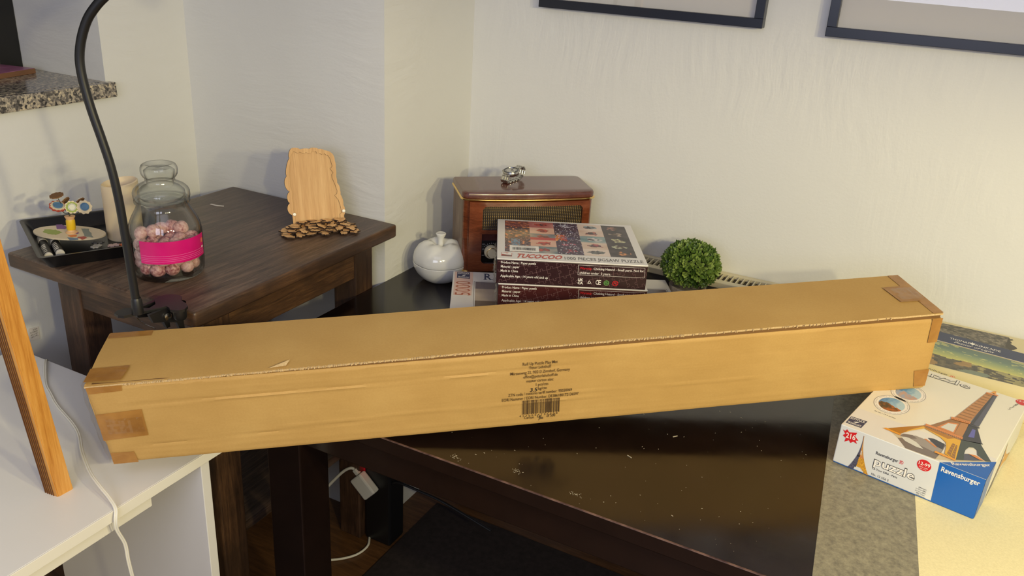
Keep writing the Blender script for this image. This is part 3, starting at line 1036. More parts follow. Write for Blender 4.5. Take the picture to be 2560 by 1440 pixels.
def candy_mesh(seed):
    bm = new(); bmesh.ops.create_icosphere(bm, subdivisions=3, radius=1.0)
    rnd = random.Random(seed)
    bumps = []
    for k in range(46):
        z = 1 - 2 * (k + .5) / 46; a = k * 2.39996
        bumps.append(Vector((math.sqrt(1 - z * z) * math.cos(a), math.sqrt(1 - z * z) * math.sin(a), z)))
    for v in bm.verts:
        d = max(v.co.dot(b) for b in bumps)
        k = 1 + .13 * max(0, (d - .93) / .07) ** .7
        v.co = Vector((v.co.x * .0132, v.co.y * .0115, v.co.z * .0148)) * k
    me = bpy.data.meshes.new('raspberry_drop'); bm.to_mesh(me); bm.free()
    me.materials.append(M['candy']); me.polygons.foreach_set('use_smooth', [True] * len(me.polygons))
    return me
cms = [candy_mesh(i) for i in range(2)]
spots = []
for ly in range(3):
    z = .0235 + ly * .0215
    for r, n in ((.0490, 11), (.0255, 6), (.003, 1)):
        for k in range(n):
            a = 2 * pi * (k + .5 * ly + random.uniform(-.12, .12)) / n
            spots.append((r * math.cos(a), r * math.sin(a), z + random.uniform(-.001, .002)))
for k in range(7):
    a = va + pi + random.uniform(-1.5, 1.5); r = random.uniform(.02, .050)
    spots.append((r * math.cos(a), r * math.sin(a), .0235 + 3 * .0215 + random.uniform(-.003, .001)))
for i, (x, y, z) in enumerate(spots):
    o = bpy.data.objects.new('raspberry_drop', cms[i % 2]); COL.objects.link(o)
    o.location = JC + Vector((x, y, z))
    o.rotation_euler = (random.uniform(0, 6), random.uniform(0, 6), random.uniform(0, 6))
    s = random.uniform(.9, 1.02); o.scale = (s, s, s)
    tag(o, 'sugar dusted raspberry shaped sweet inside the glass jar', 'candy', 'raspberry sweets in the glass jar')

# ================================================================== GOOSENECK LAMP
lp = thing('gooseneck_lamp', 'black gooseneck clamp lamp gripping the front edge of the rustic table', 'lamp', (-1.1826, .9084, .951))
LO = Vector((-1.1826, .9084, .951))
pole = [(-1.1826, .9084, .952), (-1.1836, .9079, .9843), (-1.1852, .9071, 1.0295), (-1.1874, .906, 1.0953), (-1.1901, .9047, 1.1588), (-1.1953, .9021, 1.2132), (-1.2035, .8981, 1.2593), (-1.2119, .8939, 1.301), (-1.2174, .8912, 1.3356), (-1.2203, .8897, 1.3666), (-1.2195, .8902, 1.3913), (-1.2132, .8933, 1.4189), (-1.202, .8988, 1.4464), (-1.1885, .9055, 1.4661), (-1.1734, .9129, 1.4822), (-1.1504, .9243, 1.5021), (-1.10, .95, 1.530), (-1.05, .975, 1.545)]
bm = new(); tube(bm, catmull([Vector(p) - LO for p in pole], 4), .0072, 14)
mesh_obj('gooseneck', bm, M['black_plastic'], lp, smooth=True)
hm = Matrix.Translation(Vector((-1.045, .978, 1.547)) - LO) @ Matrix.Rotation(math.radians(26), 4, 'Z') @ Matrix.Rotation(math.radians(95), 4, 'Y')
bm = new(); lathe(bm, [(0, -.004), (.010, -.004), (.014, .004), (.016, .03), (.026, .05), (.030, .075), (.0285, .075), (.022, .05), (0, .04)], 28, mtx=hm); mesh_obj('lamp_head', bm, M['black_plastic'], lp, smooth=True)
bm = new(); lathe(bm, [(0, 0), (.0100, 0), (.0100, .006), (.0092, .026), (.0074, .030)], 20); mesh_obj('neck_socket', bm, M['black_plastic'], lp, smooth=True)
def LP(pts): return [(x - LO.x, y - LO.y) for x, y in pts]
bm = new()
pl_out = [(-1.2165, .886), (-1.2210, .896), (-1.2200, .908), (-1.2072, .9195), (-1.185, .935), (-1.190, .953), (-1.2085, .966), (-1.2119, .979), (-1.207, .995), (-1.195, 1.003), (-1.180, 1.004), (-1.166, .990), (-1.150, .986), (-1.137, .9785), (-1.1316, .966), (-1.1350, .956), (-1.1494, .9499), (-1.158, .9550), (-1.1669, .9573), (-1.1937, .8877), (-1.203, .883)]
prism(bm, LP(pl_out), -.005, 0.0)
bmesh.ops.bevel(bm, geom=[e for e in bm.edges if abs(e.verts[0].co.z - e.verts[1].co.z) < 1e-6 and e.is_boundary is False and e.calc_face_angle(0) > 1], offset=.0008, segments=1, affect='EDGES')
mesh_obj('upper_jaw', bm, M['clamp'], lp)
for p in ((-1.172, .990), (-1.147, .968)):
    bm = new(); lathe(bm, [(0, -.0235), (.010, -.0235), (.012, -.0195), (.012, -.006)], 18, p[0] - LO.x, p[1] - LO.y); mesh_obj('rubber_pad', bm, M['black_plastic'], lp, smooth=True)
bm = new()
a = Vector((-1.200, .915, .944)) - LO; 
for q in ((-1.213, -1.205), (-1.172, -1.166)):
    vs = [(.918, .948), (.972, .948), (.990, .918), (.992, .886), (.984, .886), (.975, .912), (.945, .924), (.925, .93)]
    f1 = [bm.verts.new((q[0] - LO.x, y - LO.y, z - LO.z)) for y, z in vs]; f2 = [bm.verts.new((q[1] - LO.x, y - LO.y, z - LO.z)) for y, z in vs]
    bm.faces.new(f1); bm.faces.new(list(reversed(f2)))
    for k in range(8): bm.faces.new((f1[k], f2[k], f2[(k + 1) % 8], f1[(k + 1) % 8]))
bmesh.ops.recalc_face_normals(bm, faces=bm.faces)
mesh_obj('lower_jaw', bm, M['clamp'], lp)
bm = new(); lathe(bm, [(0, -.004), (.0042, -.004), (.0042, .052), (0, .052)], 16, mtx=Matrix.Translation(Vector((-1.216, .955, .932)) - LO) @ Matrix.Rotation(pi / 2, 4, 'Y'))
lathe(bm, [(.0045, .050), (.0075, .051), (.0075, .0535), (.004, .055), (0, .055)], 18, mtx=Matrix.Translation(Vector((-1.216, .955, .932)) - LO) @ Matrix.Rotation(pi / 2, 4, 'Y'))
mesh_obj('rivet', bm, M['steel'], lp, smooth=True)
bm = new()
hl = [Vector((-1.19 + .0105 * math.cos(t), .958 + .004 * t / 6.3, .930 + .0105 * math.sin(t))) - LO for t in [k * .5 for k in range(26)]]
tube(bm, hl, .0011, 6)
tube(bm, catmull([Vector(p) - LO for p in ((-1.213, .925, .945), (-1.214, .93, .925), (-1.205, .938, .912), (-1.188, .945, .905))], 5), .0011, 6)
mesh_obj('spring', bm, M['steel'], lp)

# ================================================================== WOODEN BOARD WITH PIECES
P0 = Vector((-1.319, 1.468, WT + .002)); bu = Vector((.6257, .7801, 0)); bn = Vector((.7801, -.6257, 0)); ln = math.radians(14)
bv = Vector((0, 0, 1)) * math.cos(ln) - bn * math.sin(ln); bw_ = bu.cross(bv)
Bm = Matrix(((bu.x, bv.x, bw_.x, P0.x), (bu.y, bv.y, bw_.y, P0.y), (bu.z, bv.z, bw_.z, P0.z), (0, 0, 0, 1)))
wb = thing('puzzle_board', 'upright laser cut plywood puzzle backing board with scalloped outline', 'board', mat=Bm)
outl = [(0.0006, 0.0006), (-0.0006, 0.0319), (-0.0086, 0.0419), (-0.0087, 0.0505), (-0.0044, 0.0606), (-0.0079, 0.0694), (-0.0059, 0.0829), (-0.0029, 0.0879), (-0.0088, 0.0985), (-0.0081, 0.1154), (-0.0066, 0.1238), (-0.0075, 0.1324), (-0.002, 0.1473), (0.0036, 0.164), (0.0038, 0.1758), (0.0098, 0.1882), (0.0192, 0.1895), (0.0307, 0.1865), (0.0426, 0.1868), (0.052, 0.1864), (0.0633, 0.1889), (0.0716, 0.1865), (0.0833, 0.1817), (0.0936, 0.1813), (0.1036, 0.1748), (0.1097, 0.1643), (0.1122, 0.1521), (0.1123, 0.1417), (0.1121, 0.1278), (0.111, 0.114), (0.1133, 0.0982), (0.1184, 0.0839), (0.1185, 0.0734), (0.1218, 0.0591), (0.1244, 0.0466), (0.1271, 0.0359), (0.1264, 0.0271), (0.1234, 0.022), (0.1229, 0.0006)]
inn = [(0.1133, 0.0068), (0.114, 0.0271), (0.1186, 0.0294), (0.1157, 0.049), (0.1122, 0.0615), (0.1043, 0.0725), (0.1098, 0.0757), (0.1112, 0.0826), (0.1072, 0.0985), (0.1014, 0.1145), (0.1012, 0.1232), (0.105, 0.1265), (0.098, 0.1372), (0.1026, 0.1404), (0.1037, 0.1438), (0.0999, 0.1613), (0.0945, 0.1701), (0.0926, 0.1685), (0.087, 0.1739), (0.0816, 0.1707), (0.0759, 0.1752), (0.069, 0.1746), (0.0677, 0.1798), (0.0574, 0.1802), (0.0535, 0.1745), (0.0428, 0.1783), (0.0391, 0.1751), (0.0285, 0.1798), (0.0248, 0.1766), (0.0152, 0.182), (0.0075, 0.172), (0.006, 0.160), (0.003, 0.148), (0.0005, 0.132), (0.0015, 0.115), (0.0005, 0.100), (0.0045, 0.088), (0.002, 0.072), (0.004, 0.060), (0.0022, 0.050), (0.0045, 0.036), (0.007, 0.0068)]
def lobes(cusps, bulge, n=7):
    o = []
    for (p, q), bu_ in zip(zip(cusps, cusps[1:]), bulge):
        dx, dy = q[0] - p[0], q[1] - p[1]; L = math.hypot(dx, dy)
        for k in range(n):
            t = k / n; h = bu_ * math.sin(pi * t) ** .6
            o.append((p[0] + dx * t - dy / L * h, p[1] + dy * t + dx / L * h))
    o.append(cusps[-1])
    return o
left = [(-.0004, .0319), (-.0040, .0606), (-.0022, .0879), (-.0062, .1240), (.0040, .1660), (.0100, .1885)]
topc = [(.0100, .1885), (.0307, .1862), (.0520, .1862), (.0740, .1850), (.0880, .1812), (.1040, .1745)]
rightc = [(.1040, .1745), (.1105, .1560), (.1115, .1380), (.1108, .1180), (.1122, .1020), (.1180, .0840), (.1182, .0740), (.1235, .0480), (.1232, .0225)]
so = [(.0006, .0006)] + lobes(left, (.0080, .0055, .0075, .0035, .0030))[:-1] + lobes(topc, (.0026, .0012, .0030, .0014, .0014), 5)[:-1] + lobes(rightc, (.0024, .0014, .0012, .0010, .0022, .0008, .0022, .0034), 5) + [(.1229, .0006)]
bm = new(); prism(bm, so, -.003, 0, side=1); mesh_obj('backing_layer', bm, [M['plywood'], M['burnt']], wb)
# raised rim: region between outline and inset
bm = new()
loops = [[Vector((x, y, 0)) for x, y in so], [Vector((x, y, 0)) for x, y in inn]]
fl = [v for l in loops for v in l]
for zz, flip in ((.0030, False), (.0001, True)):
    vv = [bm.verts.new((p.x, p.y, zz)) for p in fl]
    for t3 in tessellate_polygon(loops):
        q = [fl[i] for i in t3]
        s = (q[1] - q[0]).cross(q[2] - q[0]).z
        if abs(s) < 1e-12: continue
        t3 = list(t3) if (s > 0) != flip else list(reversed(t3))
        try: bm.faces.new([vv[i] for i in t3])
        except ValueError: pass
    if not flip: topv = vv
    else: botv = vv
o = 0
for l in loops:
    n = len(l)
    for i in range(n):
        a, b = o + i, o + (i + 1) % n
        try: bm.faces.new((topv[a], topv[b], botv[b], botv[a])).material_index = 1
        except ValueError: pass
    o += n
mesh_obj('front_rim', bm, [M['plywood'], M['burnt']], wb)
for x, y in ((.0046, .0332), (.1230, .0334)):
    bm = new(); lathe(bm, [(.0040, .0031), (.0042, .0045), (.0036, .0056), (0, .0060)], 18, x, y); mesh_obj('pin', bm, M['pin'], wb, smooth=True)
# strut behind
bm = new(); vs = [(.056, .150, -.0035), (.062, .150, -.0035), (.062, 0.012, -.062), (.056, .012, -.062), (.056, .142, -.0035), (.062, .142, -.0035), (.062, 0.012, -.056), (.056, .012, -.056)]
q = [bm.verts.new(p) for p in vs]
for f in ((0, 1, 2, 3), (7, 6, 5, 4), (0, 4, 5, 1), (2, 6, 7, 3), (0, 3, 7, 4), (1, 5, 6, 2)): bm.faces.new([q[i] for i in f])
bmesh.ops.recalc_face_normals(bm, faces=bm.faces); mesh_obj('back_strut', bm, M['plywood'], wb)

pm = []
for k in range(6):
    rnd = random.Random(50 + k); n = 9; pts = []
    for i in range(n):
        a = 2 * pi * i / n
        rx = .0145 * rnd.uniform(.62, 1.2); ry = .0095 * rnd.uniform(.6, 1.2)
        pts.append((rx * math.cos(a), ry * math.sin(a)))
        a2 = a + pi / n
        if rnd.random() < .5: pts.append((.0115 * rnd.uniform(.55, .9) * math.cos(a2), .0075 * rnd.uniform(.5, .9) * math.sin(a2)))
    bm = new(); prism(bm, pts, -.0016, .0016, side=1)
    me = bpy.data.meshes.new('wooden_piece'); bm.to_mesh(me); bm.free(); me.materials.append(M['plywood_piece']); me.materials.append(M['burnt']); pm.append(me)
cnt = 0
ORD = ('first', 'second', 'third', 'fourth', 'fifth', 'sixth', 'seventh')
for ly, (rows, cols, z) in enumerate(((5, 7, .0022), (4, 6, .0075), (3, 5, .0125), (2, 4, .0175))):
    for i in range(rows):
        for j in range(cols):
            u = -.022 + ly * .013 + j * (.158 - ly * .022) / (cols - 1) + random.uniform(-.006, .006)
            v = .010 + (i + .3) * (.068 - ly * .015) / rows + random.uniform(-.004, .004)
            if ly == 0 and random.random() < .12: continue
            o = bpy.data.objects.new('wooden_piece', pm[cnt % 6]); COL.objects.link(o); cnt += 1
            p = P0 + bu * u + bn * (v - .003)
            o.location = (p.x, p.y, WT + .0008 + z + random.uniform(0, .002))
            tl = .04 if ly == 0 else .2
            o.rotation_euler = (random.uniform(-tl, tl), random.uniform(-tl, tl), math.radians(51) + random.uniform(-1.6, 1.6))
            lab = 'small laser cut wooden puzzle piece inside the heap at the foot of the plywood board'
            side = ORD[j]
            if ly == 0 and i == rows - 1: lab = 'wooden puzzle piece, %s from the left in the front row of the heap' % side
            elif ly == 0 and j == 0: lab = 'wooden puzzle piece at the left end of the heap, %s row from the board' % ORD[i]
            elif ly == 0 and j == cols - 1: lab = 'wooden puzzle piece at the right end of the heap, %s row from the board' % ORD[i]
            elif ly == 3 and i == 1: lab = 'wooden puzzle piece on top of the heap, %s from the left along its front' % side
            elif ly == 3: lab = 'wooden puzzle piece on top of the heap, %s from the left against the board' % side
            tag(o, lab, 'puzzle piece', 'loose wooden pieces heaped below the board')

# ================================================================== PORCELAIN APPLE
ap = thing('apple_jar', 'white porcelain apple shaped lidded jar beside the radio', 'jar', (-1.080, 1.752, TT))
def apple_mod(bm, lid):
    for v in bm.verts:
        a = math.atan2(v.co.y, v.co.x); r = math.hypot(v.co.x, v.co.y)
        k = 1 + (.018 if not lid else .022) * math.cos(5 * a + .6) * min(1, r / .04)
        v.co.x *= k; v.co.y *= k
        if lid and r < .062: v.co.z += .0035 * math.cos(5 * a + .6) * min(1, r / .03) * (1 - r / .075)
bm = new(); lathe(bm, [(0, .002), (.030, .002), (.033, 0), (.036, .001), (.050, .010), (.062, .024), (.069, .040), (.0705, .050), (.0695, .0515), (.066, .050), (.055, .02), (0, .01)], 60); apple_mod(bm, False)
mesh_obj('bowl', bm, M['porcelain'], ap, smooth=True)
bm = new(); lathe(bm, [(0, .054), (.066, .0525), (.0697, .0525), (.0705, .054), (.0700, .064), (.066, .080), (.056, .094), (.044, .102), (.032, .1045), (.022, .102), (.013, .095), (.006, .090), (0, .089)], 60); apple_mod(bm, True)
mesh_obj('lid', bm, M['porcelain'], ap, smooth=True)
bm = new(); lathe(bm, [(.0085, .088), (.0075, .095), (.0072, .108), (.0085, .117), (.0125, .124), (.0135, .127), (.012, .129), (0, .128)], 24); mesh_obj('stem', bm, M['porcelain'], ap, smooth=True)

# ================================================================== RADIO
ra = thing('table_radio', 'retro wooden table radio with brass trim in the wall corner', 'radio', (-1.010, 1.742, TT), (0, 0, math.radians(41.0)))
RW, RD, RZ0, RZ1 = .342, .145, .045, .252
def rfront(x, bow=.011): 
    t = (x / RW - .5) * 2
    return -bow * (1 - t * t)
def rout(e=0.0, bow=.011, r=.022):
    pts = [(-e, RD), (RW + e, RD)]
    pts = [(RW + e, RD)]
    for k in range(7):
        a = math.radians(-k * 12.0)
        pts.append((RW + e - r + r * math.cos(a), r - e * .0 + r * math.sin(a) - e))
    n = 22
    for k in range(n + 1):
        x = RW - .012 - (RW - .024) * k / n
        pts.append((x, rfront(x, bow) - e + .001))
    for k in range(7):
        a = math.radians(-108 - k * 12.0)
        pts.append((-e + r + r * math.cos(a), r + r * math.sin(a) - e))
    pts.append((-e, RD))
    return pts
def rloft(bm, secs, mi=0):
    rings = [[bm.verts.new((x, y, z)) for x, y in pts] for pts, z in secs]
    n = len(rings[0])
    for a, b in zip(rings, rings[1:]):
        for k in range(n): bm.faces.new((a[k], b[k], b[(k + 1) % n], a[(k + 1) % n])).material_index = mi
    bm.faces.new(rings[0]).material_index = mi
    bm.faces.new(list(reversed(rings[-1]))).material_index = mi
    bmesh.ops.recalc_face_normals(bm, faces=bm.faces)
bm = new(); rloft(bm, [(rout(-.004), 0.0), (rout(-.004), .0395)]); mesh_obj('base', bm, M['bakelite'], ra)
bm = new(); rloft(bm, [(rout(.002), .040), (rout(.0045), .042), (rout(.002), .0448)]); mesh_obj('brass_trim', bm, M['gold'], ra, smooth=True)
bm = new(); rloft(bm, [(rout(0), RZ0), (rout(0), .2303)])
bm.normal_update()
for f in bm.faces:
    if abs(f.normal.x) > .92: f.material_index = 1
mesh_obj('cabinet', bm, [M['radio_front'], M['radio_side']], ra, smooth=True)
bm = new(); rloft(bm, [(rout(.002), .2305), (rout(.0055), .2325), (rout(.0055), .2352), (rout(.002), .2372)]); mesh_obj('brass_trim', bm, M['gold'], ra, smooth=True)
bm = new(); rloft(bm, [(rout(.0025), .2375), (rout(.0025), .2465), (rout(.0005), .2505), (rout(-.003), RZ1)]); mesh_obj('top_panel', bm, M['radio_top'], ra, smooth=True)
# fascia with a rounded opening
OP = (.047, .309, .066, .219)
def hole_z(x, r=.012):
    """lower and upper edge of the rounded opening at x"""
    x0, x1, z0, z1 = OP
    d = 0
    if x < x0 + r: d = r - math.sqrt(max(0, r * r - (x0 + r - x) ** 2))
    if x > x1 - r: d = r - math.sqrt(max(0, r * r - (x - x1 + r) ** 2))
    return z0 + d, z1 - d
def bandx(bm, xs, f0, f1, off0, off1):
    """solid band following the bowed front between heights f0(x) and f1(x)"""
    pr = None
    for x in xs:
        y = rfront(x)
        c = [bm.verts.new(p) for p in ((x, y - off0, f0(x)), (x, y - off1, f0(x)), (x, y - off1, f1(x)), (x, y - off0, f1(x)))]
        if pr:
            for k in range(4): bm.faces.new((pr[k], c[k], c[(k + 1) % 4], pr[(k + 1) % 4]))
        else: bm.faces.new(c)
        pr = c
    bm.faces.new(list(reversed(pr)))
    bmesh.ops.recalc_face_normals(bm, faces=bm.faces)
bm = new()
XL, XR, ZB, ZT = .014, RW - .014, .0455, .2302
rr_ = [OP[0] + .012 * (1 - math.cos(k * pi / 16)) for k in range(9)]
xs_ = rr_ + [OP[0] + .012 + (OP[1] - OP[0] - .024) * k / 20 for k in range(1, 20)] + [OP[0] + OP[1] - x for x in reversed(rr_)]
bandx(bm, xs_, lambda x: ZB, lambda x: hole_z(x)[0], .0002, .009)
bandx(bm, xs_, lambda x: hole_z(x)[1], lambda x: ZT, .0002, .009)
bandx(bm, [XL + (OP[0] - XL) * k / 6 for k in range(7)], lambda x: ZB, lambda x: ZT, .0002, .009)
bandx(bm, [OP[1] + (XR - OP[1]) * k / 6 for k in range(7)], lambda x: ZB, lambda x: ZT, .0002, .009)
mesh_obj('fascia', bm, M['radio_front'], ra)
def rpatch(name, x0, x1, z0, z1, mat, off0, off1, par=ra):
    bm = new(); bandx(bm, [x0 + (x1 - x0) * k / 28 for k in range(29)], lambda x: z0, lambda x: z1, off0, off1); return mesh_obj(name, bm, mat, par)
rpatch('grille', OP[0] - .002, OP[1] + .002, .156, OP[3] + .002, M['grille'], .0002, .0016)
rpatch('cross_bar', OP[0], OP[1], .146, .156, M['radio_front'], .0002, .007)
rpatch('upper_dial_panel', OP[0] - .001, OP[1] + .001, .128, .146, M['bakelite'], .0002, .0045)
dp = rpatch('dial_panel', OP[0] - .001, OP[1] + .001, OP[2] - .001, .128, M['dial'], .0002, .003)
for kx in (.073, .283):
    bm = new()
    mtx = Matrix.Translation((kx, rfront(kx) - .003, .098)) @ Matrix.Rotation(pi / 2, 4, 'X')
    lathe(bm, [(0, 0), (.018, 0), (.0185, .004), (.0175, .009), (.0150, .012), (.0128, .012)], 30, mtx=mtx)
    kb = mesh_obj('tuning_knob', bm, M['cream_plastic'], ra, smooth=True)
    bm = new(); lathe(bm, [(.0124, .010), (.0120, .019), (.0108, .021), (0, .0215)], 26, mtx=mtx); mesh_obj('inner_knob', bm, M['cream_plastic'], kb, smooth=True)
    bm = new(); lathe(bm, [(.0128, .0121), (.0138, .0128), (.0128, .0135)], 26, mtx=mtx); mesh_obj('knob_ring', bm, M['gold'], kb, smooth=True)
bm = new(); pf = plane_front(0)
for z in (.118, .105, .088): line2(bm, [(.050, z), (.056, z)], .0006, 0, Matrix.Translation((0, rfront(.055) - .0034, 0)) @ pf)
for k in range(9):
    a = math.radians(40 + 12.5 * k)
    line2(bm, [(.073 + .0215 * math.cos(a), .098 + .0215 * math.sin(a)), (.073 + .0235 * math.cos(a), .098 + .0235 * math.sin(a))], .0006, 0, Matrix.Translation((0, rfront(.073) - .0036, 0)) @ pf)
mesh_obj('dial_marks', bm, M['white_print'], dp)

# ---- wrist watch on the radio
RT = TT + RZ1
wc = Vector((-.964, 1.914, RT))
wa = thing('wrist_watch', 'steel wrist watch with link bracelet lying on top of the radio', 'watch', wc, (0, 0, math.radians(-8)))
wa.scale = (1.12, 1.12, 1.12)
tilt = Matrix.Translation((0, -.008, .0225)) @ Matrix.Rotation(math.radians(9), 4, 'X')
bm = new(); lathe(bm, [(0, -.005), (.017, -.005), (.0195, -.002), (.0200, .002), (.0190, .0045), (.0165, .0055)], 40, mtx=tilt); mesh_obj('watch_case', bm, M['steel'], wa, smooth=True)
bm = new(); lathe(bm, [(.0178, .0050), (.0172, .0064), (.0152, .0066), (.0146, .0052)], 40, mtx=tilt); mesh_obj('bezel', bm, M['darksteel'], wa, smooth=True)
bm = new(); lathe(bm, [(.0150, .0052), (0, .0054)], 36, mtx=tilt); wf = mesh_obj('watch_dial', bm, plain('silver_dial', (196, 194, 186), 0.3, 0.4), wa)
bm = new()
for k in range(12):
    a = 2 * pi * k / 12; m = tilt @ Matrix.Rotation(a, 4, 'Z'); box(bm, .0115, .0135, -.0005, .0005, .0054, .0059, mtx=m)
box(bm, -.0006, .0006, 0, .010, .0056, .0060, mtx=tilt); box(bm, 0, .0075, -.0006, .0006, .0056, .0060, mtx=tilt)
mesh_obj('hands_and_markers', bm, M['darksteel'], wf)
bm = new(); lathe(bm, [(0, .019), (.003, .019), (.003, .0235), (0, .0235)], 12, mtx=tilt @ Matrix.Rotation(-pi / 2, 4, 'Y') @ Matrix.Scale(1, 4)); mesh_obj('crown', bm, M['steel'], wa, smooth=True)
path = [(-.026, .0195), (-.033, .013), (-.034, .0065), (-.028, .0025), (-.018, .0022), (-.006, .0022), (.006, .0022), (.018, .0030), (.028, .0068), (.036, .0150), (.036, .0250), (.029, .0300), (.018, .0285)]
for k, (y, z) in enumerate(path):
    y2, z2 = path[min(k + 1, len(path) - 1)]; y1, z1 = path[max(k - 1, 0)]
    a = math.atan2(z2 - z1, y2 - y1)
    m = Matrix.Translation((0, y, z)) @ Matrix.Rotation(a, 4, 'X')
    w_ = .0098 - .0012 * min(k, 6) / 6
    bm = new()
    box(bm, -w_, -w_ * .42, -.0042, .0042, -.0015, .0015, .0006, 1, mtx=m); box(bm, -w_ * .38, w_ * .38, -.0046, .0046, -.0018, .0018, .0007, 1, mtx=m); box(bm, w_ * .42, w_, -.0042, .0042, -.0015, .0015, .0006, 1, mtx=m)
    mesh_obj('bracelet_link', bm, M['steel'], wa)

# ================================================================== PUZZLE BOXES IN THE STACK
I4 = Matrix.Identity(4)
def lettering(name, parent, mat, items, mtx, lift=.0004):
    bm = new()
    for it in items:
        kw = it[6] if len(it) > 6 else {}
        text2(bm, it[0], it[1], it[2], it[3], it[4], it[5], lift, mtx, **kw)
    return mesh_obj(name, bm, mat, parent)

def softclick(parent, quad, mtx, lift):
    bm = new(); poly2(bm, quad, lift, mtx); q = mesh_obj('logo_patch', bm, M['navy'], parent)
    a, b, c, d = [Vector(p) for p in quad]
    bm = new()
    def at(u, v): p = (a * (1 - u) + b * u) * (1 - v) + (d * (1 - u) + c * u) * v; return (p.x, p.y)
    h = (d - a).length
    p, r = at(.05, .34), at(.95, .34); text2(bm, 'SOFTCLICK', *p, *r, h * .24, lift + .0003, mtx, bold=.02)
    p, r = at(.06, .92), at(.94, .92); text2(bm, 'TECHNOLOGY', *p, *r, h * .20, lift + .0003, mtx, bold=.02)
    poly2(bm, [at(.36, .60), at(.52, .46), at(.68, .44), at(.60, .58), at(.5, .66)], lift + .0003, mtx)
    mesh_obj('logo_lettering', bm, M['white_print'], q)

RVA = .5094
rv = thing('puzzle_box', 'white box marked 5000, wide bottom box of the stack', 'box', (-.8158, 1.3569, TT + .0003), (0, 0, RVA), 'stacked jigsaw puzzle boxes')
RL_, RWd_, RH = .5317, .36, .0697
bm = new(); box(bm, 0.0015, RL_ - .0015, .0015, RWd_ - .0015, 0, RH - .045, .001); mesh_obj('base_tray', bm, M['white_card'], rv)
bm = new(); box(bm, 0, RL_, 0, RWd_, RH - .0445, RH, .0015); mesh_obj('lid', bm, M['white_card'], rv)
tp = plane_top(RH)
softclick(rv, [(.0098, .3541), (.0414, .3544), (.0416, .3125), (.0101, .3157)], tp, .0003)
bm = new(); poly2(bm, [(.004, .357), (.049, .357), (.049, .300), (.047, .21), (.005, .21)], .0002, tp); mesh_obj('pink_strip', bm, M['pinkpaper'], rv)
lettering('lettering', rv, M['rust'], [('5000', .0445, .2095, .0441, .2945, .0360, {'bold': -.004})], tp)
bm = new()
text2(bm, 'R', .0770, .3110, .0945, .3110, .0390, .0004, tp, bold=.01)
for q in ((.0745, .311, .0835, .3135), (.0745, .3478, .083, .350), (.0905, .311, .0975, .3135)): rect2(bm, *q, .0005, tp)
mesh_obj('lettering', bm, M['navy'], rv)
def grey_land(u, v):
    n = ns(u * 7, v * 9, 2.2)
    c = mixc((150, 134, 120), (196, 180, 164), .5 + n)
    if v > .86: c = mixc((92, 88, 104), (140, 126, 122), .5 + ns(u * 9, v * 4))
    if v < .35: c = mixc((92, 110, 116), (128, 134, 132), .5 + ns(u * 20, v * 30))
    if .12 > u and .4 < v < .6: c = (108, 92, 80)
    return c
bm = new(); line2(bm, [(.0524, .0), (.0524, .298), (.522, .298), (.522, .0)], .0008, .0003, tp); mesh_obj('picture_outline', bm, M['black_print'], rv)
art_panel('picture_print', .0555, .012, .519, .2945, 60, 40, .0003, tp, grey_land, rv)

TA = .494
def cells(u, v):
    c = min(4, int(u * 5)); r = min(4, int((1 - v) * 5)); lu = u * 5 - c; lv = (1 - v) * 5 - r
    n = ns(u * 38 + 3, v * 26, c * 3.1); n2 = ns(u * 90, v * 60, 7.0); n3 = ns(u * 14, v * 12, 4.4)
    d = math.hypot((lu - .5) * 1.3, (lv - .5) * 1.5)
    if c == 0:
        k = mixc((56, 44, 62), (104, 66, 74), .5 + n)
        if n > .18: k = mixc(k, (226, 142, 84), (n - .18) * 3.5)
        if n2 > .3: k = mixc(k, (196, 186, 196), .5)
        if r == 3 and abs(lu - .42) < .16 and n2 > -.1: k = (110, 150, 178)
        if r == 0: k = mixc(k, (176, 86, 70), .45)
    elif c == 1:
        base = ((164, 84, 88), (212, 170, 152), (104, 116, 126), (214, 168, 146), (92, 118, 126))[r]
        k = mixc(base, (226, 190, 172), .25 + n3 * .5)
        if d < .34 + .2 * n: k = mixc((92, 62, 70), (186, 76, 70), .5 + n * 1.4)
        if r == 2 and lv > .6: k = (192, 70, 74)
        if r == 3 and lv < .5 and d < .3: k = (196, 74, 66)
    elif c == 2:
        k = mixc((52, 46, 66), (92, 70, 92), .5 + n)
        if r == 2 and lu < .45 and n > -.2: k = mixc((232, 150, 66), (176, 60, 60), lu * 1.8 + n)
        elif d < .36: k = mixc(((176, 176, 190), (96, 92, 124), (84, 88, 128), (186, 92, 112), (186, 54, 70))[r], (70, 54, 76), .5 + n * 1.6)
        if n2 > .38: k = (206, 206, 214)
    elif c == 3:
        base = ((216, 196, 184), (212, 184, 166), (104, 140, 146), (208, 180, 158), (220, 200, 186))[r]
        k = mixc(base, (226, 210, 198), .3 + n3 * .5)
        if d < .36 + .2 * n: k = mixc((70, 66, 74), ((150, 170, 176), (186, 116, 106), (206, 200, 196), (176, 84, 92), (120, 124, 120))[r], .5 + n * 1.8)
    else:
        k = mixc((48, 42, 46), (74, 66, 70), .5 + n3)
        if d < .34 + .22 * n: k = mixc((86, 70, 62), ((176, 128, 116), (190, 170, 150), (206, 204, 160), (196, 200, 170), (226, 150, 90))[r], .5 + n * 1.7)
    return k

